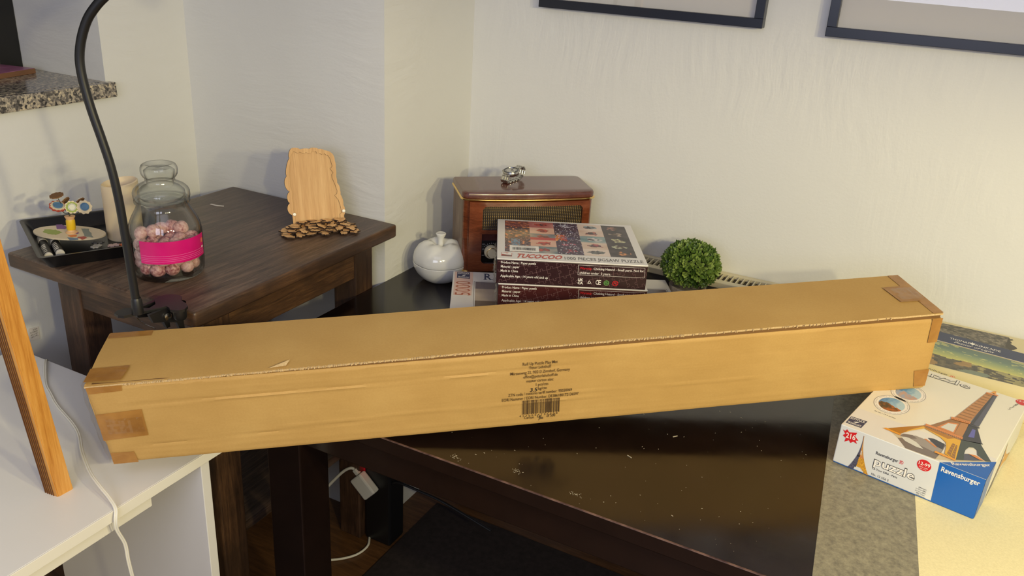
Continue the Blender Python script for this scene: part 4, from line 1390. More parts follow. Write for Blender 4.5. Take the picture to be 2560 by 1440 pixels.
def tuc_box(z0, dx, dy, card, label, top):
    c, s = math.cos(TA), math.sin(TA)
    t = thing('jigsaw_box', label, 'box', (-.8006 + c * dx - s * dy, 1.5349 + s * dx + c * dy, z0), (0, 0, TA), 'stacked jigsaw puzzle boxes')
    L, W_, H = .336, .2813, .0588
    bm = new(); box(bm, .0008, L - .0008, .0008, W_ - .0008, 0, H - .0030, .001); mesh_obj('box_body', bm, card, t)
    bm = new(); box(bm, 0, L, 0, W_, H - .0029, H, .0012); mesh_obj('lid', bm, M['white_card'], t)
    pf = plane_front(.0008); tp = plane_top(H)
    # jigsaw pattern on the front
    bm = new(); rnd = random.Random(11 + int(top))
    ang = math.radians(18); ca, sa = math.cos(ang), math.sin(ang); g = .0235
    for i in range(-3, 18):
        for j in range(-8, 8):
            for (di, dj) in ((1, 0), (0, 1)):
                a = (i * g, j * g); b = ((i + di) * g, (j + dj) * g)
                e = jig_edge(a, b, rnd.choice((-1, 1)))
                e = [(x * ca - y * sa, x * sa + y * ca) for x, y in e]
                seg = [p for p in e if .001 < p[0] < L - .001 and .001 < p[1] < H - .0042]
                if len(seg) == len(e): line2(bm, e, .00042, .00015, pf)
                else:
                    for p, q in zip(e, e[1:]):
                        if p in seg and q in seg: line2(bm, [p, q], .00042, .00015, pf)
    mesh_obj('jigsaw_line_print', bm, M['line'], t)
    cp = .0052; B = {'bold': .012}
    lettering('lettering', t, M['white_print'], [('Product Name : Paper puzzle', .0096, .0476, .0868, .0476, cp, B), ('Material : paper', .0095, .0378, .0508, .0378, cp, B), ('Made in China', .0096, .0278, .0482, .0278, cp, B), ('Applicable Age : 14 years old and up', .0096, .0156, .1156, .0156, cp, B), ('Choking Hazard - Small parts. Not for', .2150, .0424, .3271, .0424, cp, B), ('children under  3 years.', .1847, .0315, .2545, .0315, cp, B), ('UK', .1825, .0145, .1945, .0145, .0056, {'bold': .045}), ('CA', .1825, .0068, .1945, .0068, .0056, {'bold': .045}), ('C', .2225, .0078, .2285, .0078, .0105, B), ('E', .2285, .0078, .2345, .0078, .0105, B)], pf)
    lettering('warning_lettering', t, M['red'], [('Warning:', .1848, .0424, .2110, .0424, cp, B)], pf)
    bm = new(); line2(bm, [(.1809, .0522), (.3291, .0522), (.3304, .029), (.1814, .029), (.1809, .0526)], .0006, .0004, pf)
    for k in range(3):
        a = pi / 2 + k * 2 * pi / 3
        p = (.2085 + .0046 * math.cos(a), .0115 + .0046 * math.sin(a)); q = (.2085 + .0046 * math.cos(a + 2.1), .0115 + .0046 * math.sin(a + 2.1))
        d = (q[0] - p[0], q[1] - p[1])
        line2(bm, [(p[0] + d[0] * .12, p[1] + d[1] * .12), (p[0] + d[0] * .75, p[1] + d[1] * .75)], .0016, .0004, pf)
        line2(bm, [(.2085 + (.0052 + m * .0) * math.cos(a + .25 * m), .0115 + .0052 * math.sin(a + .25 * m)) for m in (-.6, .6)], .0006, .0004, pf)
    mesh_obj('white_symbols', bm, M['white_print'], t)
    bm = new(); oval2(bm, .2468, .0125, .0063, .0063, 0, .0004, pf); gd = mesh_obj('green_symbol', bm, M['green'], t)
    bm = new(); ring2(bm, .2468, .0125, .0046, .0046, .0016, 0, .0007, pf, 0, 20, .3, 3.0); ring2(bm, .2468, .0125, .0046, .0046, .0016, 0, .0007, pf, 0, 20, 3.5, 6.1); line2(bm, [(.2444, .0105), (.2492, .0145)], .0018, .0007, pf); mesh_obj('arrow_print', bm, plain('dark_green_print', (44, 84, 40), .4), gd)
    bm = new(); ring2(bm, .2666, .0125, .0066, .0066, .0014, 0, .0004, pf); line2(bm, [(.2622, .0165), (.2710, .0085)], .0014, .0004, pf); ring2(bm, .2672, .0136, .0028, .0028, .0007, 0, .0004, pf, 0, 14); text2(bm, '0-3', .2628, .0095, .2668, .0125, .0030, .0004, pf); mesh_obj('red_symbol', bm, M['red'], t)
    # film
    bm = new()
    nx, nz = 12, 14; rnd = random.Random(5 + int(top)); vv = []
    for i in range(nx + 1):
        row = []
        for k in range(nz + 1):
            y = -.0012 + (W_ * .42) * i / nx; z = H * 1.0 * k / nz - .001
            b = .0015 + .010 * abs(ns(i * .55, k * .5, 3 + 5 * top)) * (1 if i > 0 else .5)
            row.append(bm.verts.new((-b, y, z)))
        vv.append(row)
    for i in range(nx):
        for k in range(nz): bm.faces.new((vv[i][k], vv[i][k + 1], vv[i + 1][k + 1], vv[i + 1][k]))
    vv = []
    for i in range(61):
        x = -.0015 + (L + .003) * i / 60
        vv.append([bm.verts.new((x, -.0005 - .0006 * k - .0006 * abs(ns(x * 60, k, 9)), .0185 + .0095 * i / 60 + .0006 * (k - 1))) for k in range(3)])
    for a, b in zip(vv, vv[1:]):
        for k in range(2): bm.faces.new((a[k], b[k], b[k + 1], a[k + 1]))
    mesh_obj('shrink_film', bm, M['film'], t, smooth=False)
    if top:
        art_panel('picture_print', 0, 0, 0, 0, 120, 80, .0003, tp, cells, t, corners=((.0178, .0474), (.3173, .0443), (.3177, .2665), (.0185, .2713)))
        bm = new(); poly2(bm, [(.0284, .0489), (.0951, .0500), (.0955, .0885), (.0288, .0900)], .0006, tp); st = mesh_obj('barcode_sticker', bm, M['white_print'], t)
        bm = new(); x = .0350; rnd = random.Random(3)
        while x < .088:
            w_ = rnd.choice((.0004, .0006, .0009, .0013)); rect2(bm, x, .0590, x + w_, .0760, .0009, tp); x += w_ + rnd.choice((.0005, .0008, .0011))
        line2(bm, [(.036, .0845), (.086, .0838)], .0008, .0009, tp)
        mesh_obj('barcode', bm, M['black_print'], st)
        bm = new(); poly2(bm, [(.0096, .0159), (.0332, .0163), (.0340, .0385), (.0100, .0392)], .0004, tp); em = mesh_obj('brand_square', bm, M['redlogo'], t)
        bm = new(); poly2(bm, [(.0106, .0285), (.0325, .0215), (.0330, .0375), (.0265, .0380), (.0225, .0330), (.0185, .0365), (.0110, .0380)], .0006, tp); mesh_obj('emblem_print', bm, M['white_print'], em)
        bm = new(); rect2(bm, .0106, .0170, .0325, .0215, .0006, tp); text2(bm, 'TUCOCOO', .0115, .0222, .0318, .0222, .003, .0006, tp); mesh_obj('emblem_dark_print', bm, M['grey_print'], em)
        lettering('brand_lettering', t, M['redlogo'], [('TUCOCOO', .0405, .0110, .1425, .0118, .0235, {'bold': .03, 'shear': .28})], tp, .0005)
        lettering('lettering', t, M['grey_print'], [('1000 PIECES JIGSAW PUZZLE', .1510, .0128, .3273, .0128, .0170)], tp, .0005)
    return t
tuc_box(TT + .0705, .0055, -.0005, M['maroon2'], 'reddish maroon jigsaw box in the middle of the stack, under the picture lid box', False)
tuc_box(TT + .1296, 0, 0, M['maroon'], 'dark maroon jigsaw box topmost of the stack with white picture lid', True)

# ================================================================== TOPIARY BALL
tpn = thing('topiary_plant', 'round green artificial boxwood ball in a concrete pot near the wall', 'plant', (-.471, 1.936, TT))
bm = new(); lathe(bm, [(0, 0), (.036, 0), (.038, .003), (.0455, .066), (.0450, .069), (.041, .069), (.039, .058), (0, .058)], 36)
for v in bm.verts:
    n = ns(v.co.x * 60, v.co.y * 60, v.co.z * 60); v.co.x *= 1 + .02 * n; v.co.y *= 1 + .02 * n
mesh_obj('pot', bm, M['pot'], tpn, smooth=True)
BC = Vector((0, 0, .1235))
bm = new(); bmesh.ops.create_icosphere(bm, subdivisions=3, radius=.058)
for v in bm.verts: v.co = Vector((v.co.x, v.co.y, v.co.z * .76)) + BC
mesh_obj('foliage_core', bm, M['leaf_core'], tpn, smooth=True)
def sprig(seed):
    bm = new(); rnd = random.Random(seed)
    for k in range(7):
        a = 2 * pi * k / 6 + rnd.uniform(-.2, .2); el = math.radians(rnd.uniform(38, 66)) if k < 6 else math.radians(85)
        L = rnd.uniform(.0130, .0175); w_ = rnd.uniform(.0034, .0044)
        m = Matrix.Rotation(a, 4, 'Z') @ Matrix.Rotation(-el, 4, 'Y')
        P = [(0, 0, 0), (L * .35, -w_ * .55, .0006), (L * .75, -w_, .0012), (L, -w_ * .3, .0006), (L, w_ * .3, .0006), (L * .75, w_, .0012), (L * .35, w_ * .55, .0006), (L * .5, 0, -.0002), (L * .97, 0, 0)]
        q = [bm.verts.new(m @ Vector(p)) for p in P]
        for f in ((0, 1, 7), (1, 2, 7), (2, 3, 8, 7), (8, 4, 5, 7), (5, 6, 7), (6, 0, 7), (3, 4, 8)): bm.faces.new([q[i] for i in f])
    tube(bm, [(0, 0, -.008), (0, 0, .002)], .0007, 4, caps=False)
    me = bpy.data.meshes.new('leaf_sprig'); bm.to_mesh(me); bm.free(); me.materials.append(M['leaf']); return me
sm = [sprig(i) for i in range(4)]
N = 240
for k in range(N):
    z = 1 - 1.66 * (k + .5) / N; a = k * 2.399963; r = math.sqrt(max(0, 1 - z * z))
    d = Vector((r * math.cos(a), r * math.sin(a), z))
    o = bpy.data.objects.new('leaf_sprig', sm[k % 4]); COL.objects.link(o); o.parent = tpn
    o.location = BC + Vector((d.x * .0595, d.y * .0595, d.z * .0465))
    q = d.to_track_quat('Z', 'Y') @ Matrix.Rotation(random.uniform(0, 6), 3, 'Z').to_quaternion()
    q = q @ Matrix.Rotation(random.uniform(-.3, .3), 3, 'X').to_quaternion()
    o.rotation_mode = 'QUATERNION'; o.rotation_quaternion = q
    s = random.uniform(.85, 1.15); o.scale = (s, s, s)

# ================================================================== TOWER PUZZLE BOX
ET = TT + .0014
ef = thing('tower_puzzle_box', 'white and blue puzzle box with a golden tower picture', 'box', (-.0392, 1.4237, ET), (0, 0, -.2178))
EL, EW, EH = .2355, .345, .0790
bm = new(); box(bm, .001, EL - .001, .001, EW - .001, 0, .018, .001); mesh_obj('base_tray', bm, M['blue'], ef)
bm = new(); box(bm, 0, EL, 0, EW, .002, EH, .0016)
for f in bm.faces:
    pass
bm.normal_update()
for f in bm.faces: f.material_index = 0 if f.normal.z > .5 else 1
mesh_obj('lid', bm, [M['ef_top'], M['ef_front']], ef)
pf = plane_front(0); tp = plane_top(EH)
pr = Matrix(((0, 0, 1, EL), (1, 0, 0, 0), (0, 1, 0, 0), (0, 0, 0, 1)))
def pol(name, mat, pts, mtx, lift, parent=ef):
    bm = new(); poly2(bm, pts, lift, mtx); return mesh_obj(name, bm, mat, parent)
# front panel
pol('blue_corner', M['blue'], [(.1650, EH - .0002), (.1684, .0022), (EL - .0002, .0022), (EL - .0002, EH - .0002)], pf, .0003)
pol('blue_corner', M['blue'], [(.1669, .0002), (EL, .0002), (EL, .070)], tp, .0003)
pol('blue_corner', M['blue'], [(0, .0022), (.060, .0022), (.070, EH - .0002), (0, EH - .0002)], pr, .0003)
pol('starburst', M['red'], [(.0051, .0701), (.0095, .0690), (.0120, .0735), (.0165, .0692), (.0294, .0740), (.0275, .066), (.0345, .060), (.0300, .0585), (.0334, .0530), (.0265, .0545), (.0225, .0500), (.0190, .0540), (.0121, .0480), (.0130, .0560), (.0070, .0590), (.0105, .0635)], pf, .0004)
lettering('lettering', ef, M['white_print'], [('216', .0125, .0575, .0290, .0585, .0098, {'bold': .02}), ('Ravensburger', .1700, .0640, .2290, .0640, .0088, {'bold': .02})], pf, .0008)
lettering('lettering', ef, M['white_print'], [('Ravensburger', .1835, .0048, .2325, .0480, .0078, {'bold': .02})], tp, .0006)
lettering('lettering', ef, M['black_print'], [('Ravensburger', .0672, .0478, .1045, .0482, .0058, {'bold': .012}), ('Le Tour Eiffel - Paris', .0682, .0178, .1096, .0184, .0036, {'bold': .006}), ('No. 12 556 2', .0684, .0060, .0977, .0060, .0042), ('puzzle', .0669, .0268, .1358, .0272, .0162, {'bold': .036})], pf, .0004)
lettering('puzzle_lettering', ef, M['white_print'], [('puzzle', .0681, .0272, .1348, .0276, .0150, {'bold': .012})], pf, .0007)
lettering('lettering', ef, M['red'], [('3D', .1062, .0482, .1130, .0484, .0062, {'bold': .012})], pf, .0004)
lettering('lettering', ef, M['black_print'], [('Eiffelturm', .1455, .0180, .1580, .0182, .0022), ('La Tour Eiffel', .1420, .0140, .1580, .0142, .0022), ('La Torre Eiffel', .1415, .0100, .1580, .0102, .0022), ('Eiffel Tower', .1440, .0062, .1580, .0064, .0022), ('Eiffeltoren', .1450, .0026, .1580, .0028, .0022)], pf, .0004)
bm = new(); oval2(bm, .1440, .0620, .0112, .0105, 0, .0004, pf); ag = mesh_obj('age_badge', bm, M['red'], ef)
lettering('lettering', ag, M['white_print'], [('12-99', .1352, .0612, .1532, .0616, .0058, {'bold': .015}), ('Jahre / years', .1370, .0570, .1512, .0572, .0024), ('ans / anni', .1390, .0538, .1490, .0540, .0022)], pf, .0007)
# small tower on the front
def tower_small(u, v):
    xs = abs(u - .5) * 2
    hw = .07 + .93 * (1 - v) ** 2.3
    return hw, xs
def tower_front_fn(u, v):
    g = (206, 150, 84); dk = (66, 66, 78)
    n = ns(u * 30, v * 60)
    c = mixc((168, 116, 66), (214, 164, 98), .5 + n) if v > .42 else mixc((176, 120, 40), (226, 176, 62), .5 + n)
    if u < .40 - .08 * v: c = mixc(dk, (92, 92, 122), .5 + n)
    if abs(v - .42) < .018 or abs(v - .64) < .012: c = (196, 128, 76) if u > .4 else (48, 48, 56)
    if .45 < u < .62 and .47 < v < .58: c = (206, 204, 196)
    return c
def tower_mesh(name, base, tip, hw_fn, fn, mtx, lift, parent, n=36, m=14, arch=.22):
    vs = []; fs = []; cols = []
    bx, by = base; tx, ty = tip
    for j in range(n + 1):
        v = j / n; hw = hw_fn(v)
        for i in range(m + 1):
            u = i / m
            vs.append(mtx @ Vector((bx + (tx - bx) * v + (u - .5) * 2 * hw, by + (ty - by) * v, lift)))
    for j in range(n):
        for i in range(m):
            u, v = (i + .5) / m, (j + .5) / n
            if v < arch * math.sqrt(max(0, 1 - ((u - .52) / .27) ** 2)): continue
            a = j * (m + 1) + i; fs.append((a, a + 1, a + m + 2, a + m + 1)); cols += list(lin(fn(u, v))) * 4
    me = bpy.data.meshes.new(name); me.from_pydata(vs, [], fs)
    at = me.color_attributes.new('print', 'FLOAT_COLOR', 'CORNER'); at.data.foreach_set('color', cols); me.materials.append(M['art'])
    o = bpy.data.objects.new(name, me); COL.objects.link(o); o.parent = parent; return o
tower_mesh('small_tower_print', (.0455, .0024), (.0416, .0730), lambda v: .0006 + .0174 * (1 - v) ** 2.2, tower_front_fn, pf, .0005, ef, arch=.12)
tower_mesh('side_tower_print', (.17, .003), (.17, .070), lambda v: .002 + .10 * (1 - v) ** 2.0, tower_front_fn, pr, .0004, ef)
# top panel
softclick(ef, [(.0035, .0398), (.0316, .0425), (.0310, .0115), (.0041, .0100)], tp, .0003)
pol('lower_band', M['white_card'], [(0.002, .0804), (EL - .002, .0806), (EL - .002, .0704), (.1669, .0006), (.002, .0006)], tp, .00012)
for cx, cy in ((.0440, .1386), (.0535, .2080)):
    bm = new(); oval2(bm, cx, cy, .0310, .0395, 0, .0003, tp); bg_ = mesh_obj('badge', bm, M['white_print'], ef)
    bm = new(); ring2(bm, cx, cy, .0305, .0388, .0007, 0, .0005, tp)
    for k in range(60):
        a = 2 * pi * k / 60
        if k % 7 == 0: continue
        rect2(bm, cx + .0268 * math.cos(a) - .0006, cy + .0345 * math.sin(a) - .0007, cx + .0268 * math.cos(a) + .0006, cy + .0345 * math.sin(a) + .0007, .0005, tp)
    mesh_obj('badge_ring', bm, M['grey_print'], bg_)
    def badge_fn(u, v, k=cx):
        n = ns(u * 9, v * 9, k * 100)
        if v > .55 - .2 * abs(u - .3) * 2: return mixc((64, 128, 190), (176, 206, 222), u * 1.3 + n * .3)
        if k < .05: return mixc((70, 62, 54), (176, 96, 52), u * 1.1 + n)
        return mixc((150, 170, 200), (196, 160, 148), u + n)
    vs = []; fs = []; cols = []
    nr, na = 10, 32
    for j in range(nr + 1):
        for i in range(na): vs.append(tp @ Vector((cx + .0222 * j / nr * math.cos(2 * pi * i / na), cy + .0285 * j / nr * math.sin(2 * pi * i / na), .0006)))
    for j in range(nr):
        for i in range(na):
            i2 = (i + 1) % na; fs.append((j * na + i, (j + 1) * na + i, (j + 1) * na + i2, j * na + i2))
            rr = (j + .5) / nr; aa = 2 * pi * (i + .5) / na
            cols += list(lin(badge_fn(.5 + .5 * rr * math.cos(aa), .5 + .5 * rr * math.sin(aa)))) * 4
    me = bpy.data.meshes.new('badge_picture'); me.from_pydata(vs, [], fs); at = me.color_attributes.new('print', 'FLOAT_COLOR', 'CORNER'); at.data.foreach_set('color', cols); me.materials.append(M['art'])
    o = bpy.data.objects.new('badge_picture', me); COL.objects.link(o); o.parent = bg_
lettering('lettering', ef, M['black_print'], [('44 cm / 17.3 inches', .0276, .0905, .0653, .0900, .0034), ('Ravensburger', .0310, .3495, .0892, .3510 - .006, .0068, {'bold': .012})], tp, .0004)
lettering('lettering', ef, M['red'], [('3D', .0925, .3450, .1024, .3455, .0072, {'bold': .015})], tp, .0004)
lettering('lettering', ef, M['grey_print'], [('puzzle', .0290, .3140, .1370, .3160, .0215, {'bold': .03})], tp, .0004)
lettering('puzzle_lettering', ef, M['white_print'], [('puzzle', .0305, .3150, .1355, .3168, .0200, {'bold': -.004})], tp, .0007)
bm = new(); oval2(bm, .2250, .3350, .0110, .0125, 0, .0004, tp); ag = mesh_obj('age_badge', bm, M['red'], ef)
lettering('lettering', ag, M['white_print'], [('12-99', .2165, .3345, .2335, .3349, .0055, {'bold': .015})], tp, .0007)
lettering('lettering', ef, M['black_print'], [('Le Tour Eiffel', .2130, .2850, .2215, .3210, .0038)], tp, .0004)
# the tower picture (flat print made of coloured pieces)
tw = thing('tower_print'); tw.parent = ef
EC = {'g1': (178, 118, 44), 'g2': (226, 172, 52), 'g3': (232, 156, 52), 'b1': (150, 106, 66), 'b2': (184, 128, 78), 'or': (214, 134, 74), 'd1': (58, 60, 72), 'd2': (84, 86, 104), 'd3': (66, 76, 76), 'vi': (98, 100, 176), 'wh': (214, 212, 204), 'sh': (122, 110, 106), 'sh2': (156, 146, 140), 'gr': (206, 190, 160)}
EM = {k: plain('print_' + k, v, .3) for k, v in EC.items()}
def tpol(key, pts, lift): pol('tower_piece', EM[key], pts, tp, lift, tw)
tpol('gr', [(.0664, .0444), (.0888, .0258), (.1095, .0012), (.1567, .0025), (.1834, .0189), (.222, .0573), (.2290, .0621), (.2060, .0560), (.185, .040), (.15, .03), (.09, .037)], .0003)
tpol('sh', [(.0888, .0258), (.1422, .0607), (.1581, .0627), (.159, .0362), (.1567, .0031), (.1095, .0012)], .0005)
tpol('sh2', [(.0900, .0365), (.1100, .0560), (.1560, .0540), (.1585, .0330), (.1480, .0235)], .0006)
tpol('wh', [(.0925, .0330), (.1010, .0405), (.1180, .0340), (.1330, .0200), (.1220, .0185), (.1020, .0240)], .0007)
tpol('sh', [(.0895, .0374), (.0930, .0470), (.1060, .0540), (.1150, .0470), (.1080, .0400)], .0008)
tpol('or', [(.1240, .0560), (.1270, .0585), (.1490, .0440), (.1470, .0410)], .0008)
tpol('d1', [(.1285, .0640), (.1370, .0690), (.1560, .0640), (.1575, .0430), (.1480, .0450)], .0008)
tpol('g1', [(.0664, .0454), (.1131, .1062), (.1145, .0977), (.0968, .065), (.0891, .0427)], .0010)
tpol('g2', [(.0930, .0520), (.0985, .0660), (.1150, .0930), (.1440, .0815), (.1560, .0700), (.1600, .0560), (.1635, .0330), (.1700, .0500), (.1680, .0960), (.1120, .1000), (.0950, .0640)], .0012)
tpol('g1', [(.1109, .1000), (.1735, .0985), (.1747, .0816), (.1650, .0830), (.1440, .0880), (.1161, .0935)], .0013)
tpol('g2', [(.1640, .0960), (.1740, .0960), (.1800, .0480), (.1835, .0206), (.1640, .0310), (.1620, .0560), (.1580, .0700), (.1500, .0790)], .0014)
tpol('b1', [(.1655, .0760), (.1738, .0735), (.1785, .0420), (.1815, .0235), (.1670, .0330), (.1660, .0540)], .0016)
for k in range(5): tpol('g2', [(.1652, .070 - k * .009), (.1740 + k * .0012, .068 - k * .009), (.1741 + k * .0012, .0668 - k * .009), (.1652, .0688 - k * .009)], .0018)
tpol('g2', [(.1700, .075), (.1712, .0752), (.1745, .030), (.1733, .030)], .0018)
tpol('b1', [(.1189, .1110), (.1410, .1649), (.1713, .1726), (.1729, .1100)], .0010)
tpol('or', [(.1290, .1130), (.1405, .1480), (.1560, .1560), (.1585, .1120)], .0012)
tpol('wh', [(.1345, .1180), (.1410, .1430), (.1545, .1500), (.1562, .1165)], .0014)
tpol('b2', [(.1590, .1120), (.1580, .1620), (.1705, .1690), (.1722, .1110)], .0012)
tpol('or', [(.1117, .1111), (.1741, .1100), (.1745, .1005), (.1132, .1025)], .0018)
for k in range(17): tpol('b1', [(.1150 + k * .0035, .1040), (.1163 + k * .0035, .1040), (.1166 + k * .0035, .0985), (.1153 + k * .0035, .0985)], .0020)
tpol('b2', [(.1435, .1700), (.1692, .1750), (.1768, .3300), (.1652, .3265)], .0010)
for k in range(11):
    v = k / 11; x0 = .1440 + (.1652 - .1440) * v; x1 = .1694 + (.1765 - .1694) * v; y = .180 + .147 * v
    tpol('b1', [(x0 + .002, y), (x1 - .001, y + .001), (x1 - .001, y + .0045), (x0 + .002, y + .0035)], .0012)
tpol('or', [(.1392, .1721), (.1711, .1775), (.1713, .1688), (.1409, .1635)], .0018)
for k in range(10): tpol('b1', [(.1428 + k * .0028, .1660 + k * .0006), (.1440 + k * .0028, .1662 + k * .0006), (.1441 + k * .0028, .1690 + k * .0006), (.1429 + k * .0028, .1688 + k * .0006)], .0020)
tpol('d2', [(.1706, .1719), (.1856, .1719), (.1835, .3269), (.1765, .3320)], .0010)
tpol('d1', [(.1706, .1719), (.1762, .1719), (.1785, .3300), (.1765, .3320)], .0012)
tpol('d1', [(.1690, .1712), (.1880, .1690), (.1875, .1640), (.1700, .1640)], .0014)
tpol('d1', [(.1699, .1660), (.1846, .1650), (.2023, .1163), (.2060, .1110), (.2000, .1090), (.1734, .0990)], .0012)
tpol('vi', [(.1790, .1540), (.1840, .1540), (.1890, .1230), (.1800, .1190)], .0014)
tpol('d3', [(.1729, .0990), (.2007, .1123), (.229, .0621), (.222, .0573), (.2065, .0681), (.2030, .0830), (.197, .0890), (.1897, .0840), (.1875, .0700), (.1888, .0549), (.1932, .0329), (.1828, .0248)], .0012)
tpol('d2', [(.1925, .0330), (.1890, .0560), (.1960, .0620), (.2180, .0560), (.2060, .0440)], .0009)
tpol('or', [(.1940, .0600), (.2060, .0640), (.2200, .0560), (.2120, .0540)], .0014)
tpol('g3', [(.0595, .0384), (.0641, .0442), (.0895, .0415), (.0900, .0360)], .0014)
tpol('g3', [(.1502, .0275), (.1828, .0248), (.1836, .0192), (.1496, .0212)], .0018)
tpol('or', [(.1640, .3270), (.1850, .3300), (.1835, .3240), (.1650, .3210)], .0014)
tpol('g3', [(.1700, .3320), (.1760, .3430), (.1800, .3360), (.1790, .3310)], .0015)
tpol('or', [(.1755, .3400), (.1775, .3438), (.1783, .3436), (.1772, .3390)], .0016)

# ================================================================== PAINTING PUZZLE BOX BEHIND IT
kn = thing('painting_puzzle_box', 'large puzzle box with navy band and evening landscape print', 'box', (-.060, 1.788, TT + .0016), (0, 0, math.radians(-1.2)))
KL, KW, KH = .47, .262, .0775
bm = new(); box(bm, 0, KL, 0, KW, 0, KH, .0015); mesh_obj('box_body', bm, plain('beige_card', (212, 200, 160), .4), kn)
ka = math.radians(-1.2)
def kq(pts):
    out = []
    for x, y in pts:
        X, Y = x - .04 + .060, y + 1.775 - 1.788
        out.append((X * math.cos(ka) + Y * math.sin(ka), -X * math.sin(ka) + Y * math.cos(ka)))
    return out
tp = plane_top(KH)
def tree_fn(u, v):
    n = ns(u * 26, v * 12, 1.5) + .6 * ns(u * 60, v * 30, 3.5)
    return mixc((52, 50, 50), (150, 140, 122), .38 + n * .75)
bl, br, tr_, tl_ = kq([(.02, .2125), (.2830, .1838), (.2785, .2600), (.02, .2540)])
art_panel('tree_print', 0, 0, 0, 0, 90, 16, .0003, tp, tree_fn, kn, corners=(bl, br, tr_, tl_))
bm = new(); pts = kq([(.2780, .2600), (.2805, .2500), (.2850, .2526), (.2870, .247), (.2800, .2400), (.2840, .228), (.2800, .2220), (.2910, .2100), (.2930, .2020), (.2860, .1900), (.2780, .1840), (.2700, .2)])
poly2(bm, pts, .0004, tp); mesh_obj('branch_print', bm, plain('dark_bark_print', (66, 62, 58), .4), kn)
bm = new(); poly2(bm, kq([(.0, .2150), (.1437, .1991), (.3052, .1814), (.43, .168), (.43, .115), (.3033, .1290), (.1407, .1450), (.0, .158)]), .0005, tp); mesh_obj('navy_band', bm, M['navy'], kn)
bm = new(); line2(bm, kq([(.0, .158), (.1407, .1445), (.3033, .1285), (.43, .114)]), .0016, .0008, tp); mesh_obj('white_line', bm, M['white_print'], kn)
def sk(pts): return kq(pts)
(a, b), (c, d) = kq([(.1600, .1690), (.1995, .1640)])
(a2, b2), (c2, d2) = kq([(.2110, .1630), (.2600, .1570)])
(a3, b3), (c3, d3) = kq([(.1690, .1520), (.2450, .1430)])
lettering('lettering', kn, M['white_print'], [('THOMAS', a, b, c, d, .0098, {'bold': .006}), ('KINKADE', a2, b2, c2, d2, .0098, {'bold': .006}), ('Painter of Light', a3, b3, c3, d3, .0100, {'shear': .35})], tp, .0008)
(cx, cy), = kq([(.2055, .170)])
bm = new(); poly2(bm, [(cx - .0055, cy + .004), (cx - .002, cy + .004), (cx, cy + .009), (cx + .002, cy + .004), (cx + .0055, cy + .004), (cx + .004, cy - .004), (cx + .001, cy - .005), (cx + .001, cy - .009), (cx - .001, cy - .009), (cx - .001, cy - .005), (cx - .004, cy - .004)], .0008, tp); mesh_obj('emblem_print', bm, M['white_print'], kn)
def land_fn(u, v):
    n = ns(u * 9, v * 5, 6); n2 = ns(u * 34, v * 20, 2)
    hor = .52 - .22 * u + .05 * n
    if v > hor:
        t = (v - hor) / (1 - hor)
        c = mixc((206, 200, 110), (104, 132, 118), t * 1.5 + .3 * abs(u - .62))
        c = mixc(c, (84, 98, 96), max(0, t - .45))
        if n2 + n > .38: c = mixc(c, (226, 216, 132), .55)
        if u > .80 and ns(u * 26, v * 18, 9) > -.12: c = mixc(c, (70, 60, 54), .7)
    else:
        t = v / hor
        c = mixc((62, 60, 58), (112, 104, 82), .5 + n2)
        if n > .12 and u < .5: c = mixc(c, (206, 156, 84), .6)
        if u > .5 and n2 + n > .1: c = mixc(c, (196, 186, 120), .6)
        if .35 < u < .6 and t < .4 and n > 0: c = (120, 132, 116)
    if .855 < u < .872 and v < .75: c = (66, 58, 50)
    return c
bl, br, tr_, tl_ = kq([(.0, .010), (.41, .002), (.41, .1135), (.0, .1555)])
art_panel('landscape_print', 0, 0, 0, 0, 110, 46, .0004, tp, land_fn, kn, corners=(bl, br, tr_, tl_))

# ================================================================== LONG CARDBOARD BOX
cb = thing('long_cardboard_box', 'long brown shipping carton lying diagonally across the black table', 'box', (-1.1233, .7725, .7366), (.0794, -.0722, .6289))
CL, CW, CH = 1.4949, .1575, .1647
def lx(z): return -.006 + .012 * (1 - z / CH)
bm = new()
NX, NZ = 300, 44
ZF = CH - .0112
def crease(x, z):
    d = 0
    def ridge(z0, w_, amp, a=0, b=9, slope=0.0):
        if not a - .05 < x < b + .05: return 0
        f = max(0, min(1, (x - a) / .05 + .5)) * max(0, min(1, (b - x) / .05 + .5))
        zz = z0 + slope * x + .0022 * ns(x * 9, z0 * 50)
        return 1.4 * amp * f * math.exp(-((z - zz) / (w_ * .7)) ** 2)
    d += ridge(.108, .0022, .0011, .07, .66, .012)
    d += ridge(.112, .0035, -.0009, .05, .8, .010)
    d += ridge(.044, .0025, .0009, .3, .85, .006)
    d += ridge(.030, .0018, -.0010, .05, .42, .02)
    d += ridge(.016, .003, .0004, .0, 1.5)
    d += ridge(.132, .002, .0006, .2, .62)
    d += ridge(.070, .002, .0008, .78, 1.15, -.01)
    d += ridge(.148, .002, .0003, .0, 1.5)
    if x > 1.02:
        f = min(1, (x - 1.02) / .25)
        if .075 < z < .15: d += -.0006 * f * (max(0, math.cos((z - .08) * 2 * pi / .0078)) ** 6) * (.35 + .65 * max(0, ns(x * 6, z * 80) + .5))
    d += .0006 * ns(x * 6, z * 22, 1.0) + .00035 * ns(x * 30, z * 70, 2.0)
    return d
g = []
for i in range(NX + 1):
    x = i / NX
    col = []
    for k in range(NZ + 1):
        z = ZF * k / NZ
        xx = lx(z) + (CL - lx(z)) * x
        y = -crease(xx, z)
        if k == NZ: y = .0022
        if k == 0: y += .0015
        if i in (0, NX): y += .0018
        col.append(bm.verts.new((xx, y, z + (.0004 * ns(xx * 20, 1, 1) if k >= NZ - 1 else 0))))
    g.append(col)
for i in range(NX):
    for k in range(NZ): bm.faces.new((g[i][k], g[i + 1][k], g[i + 1][k + 1], g[i][k + 1]))
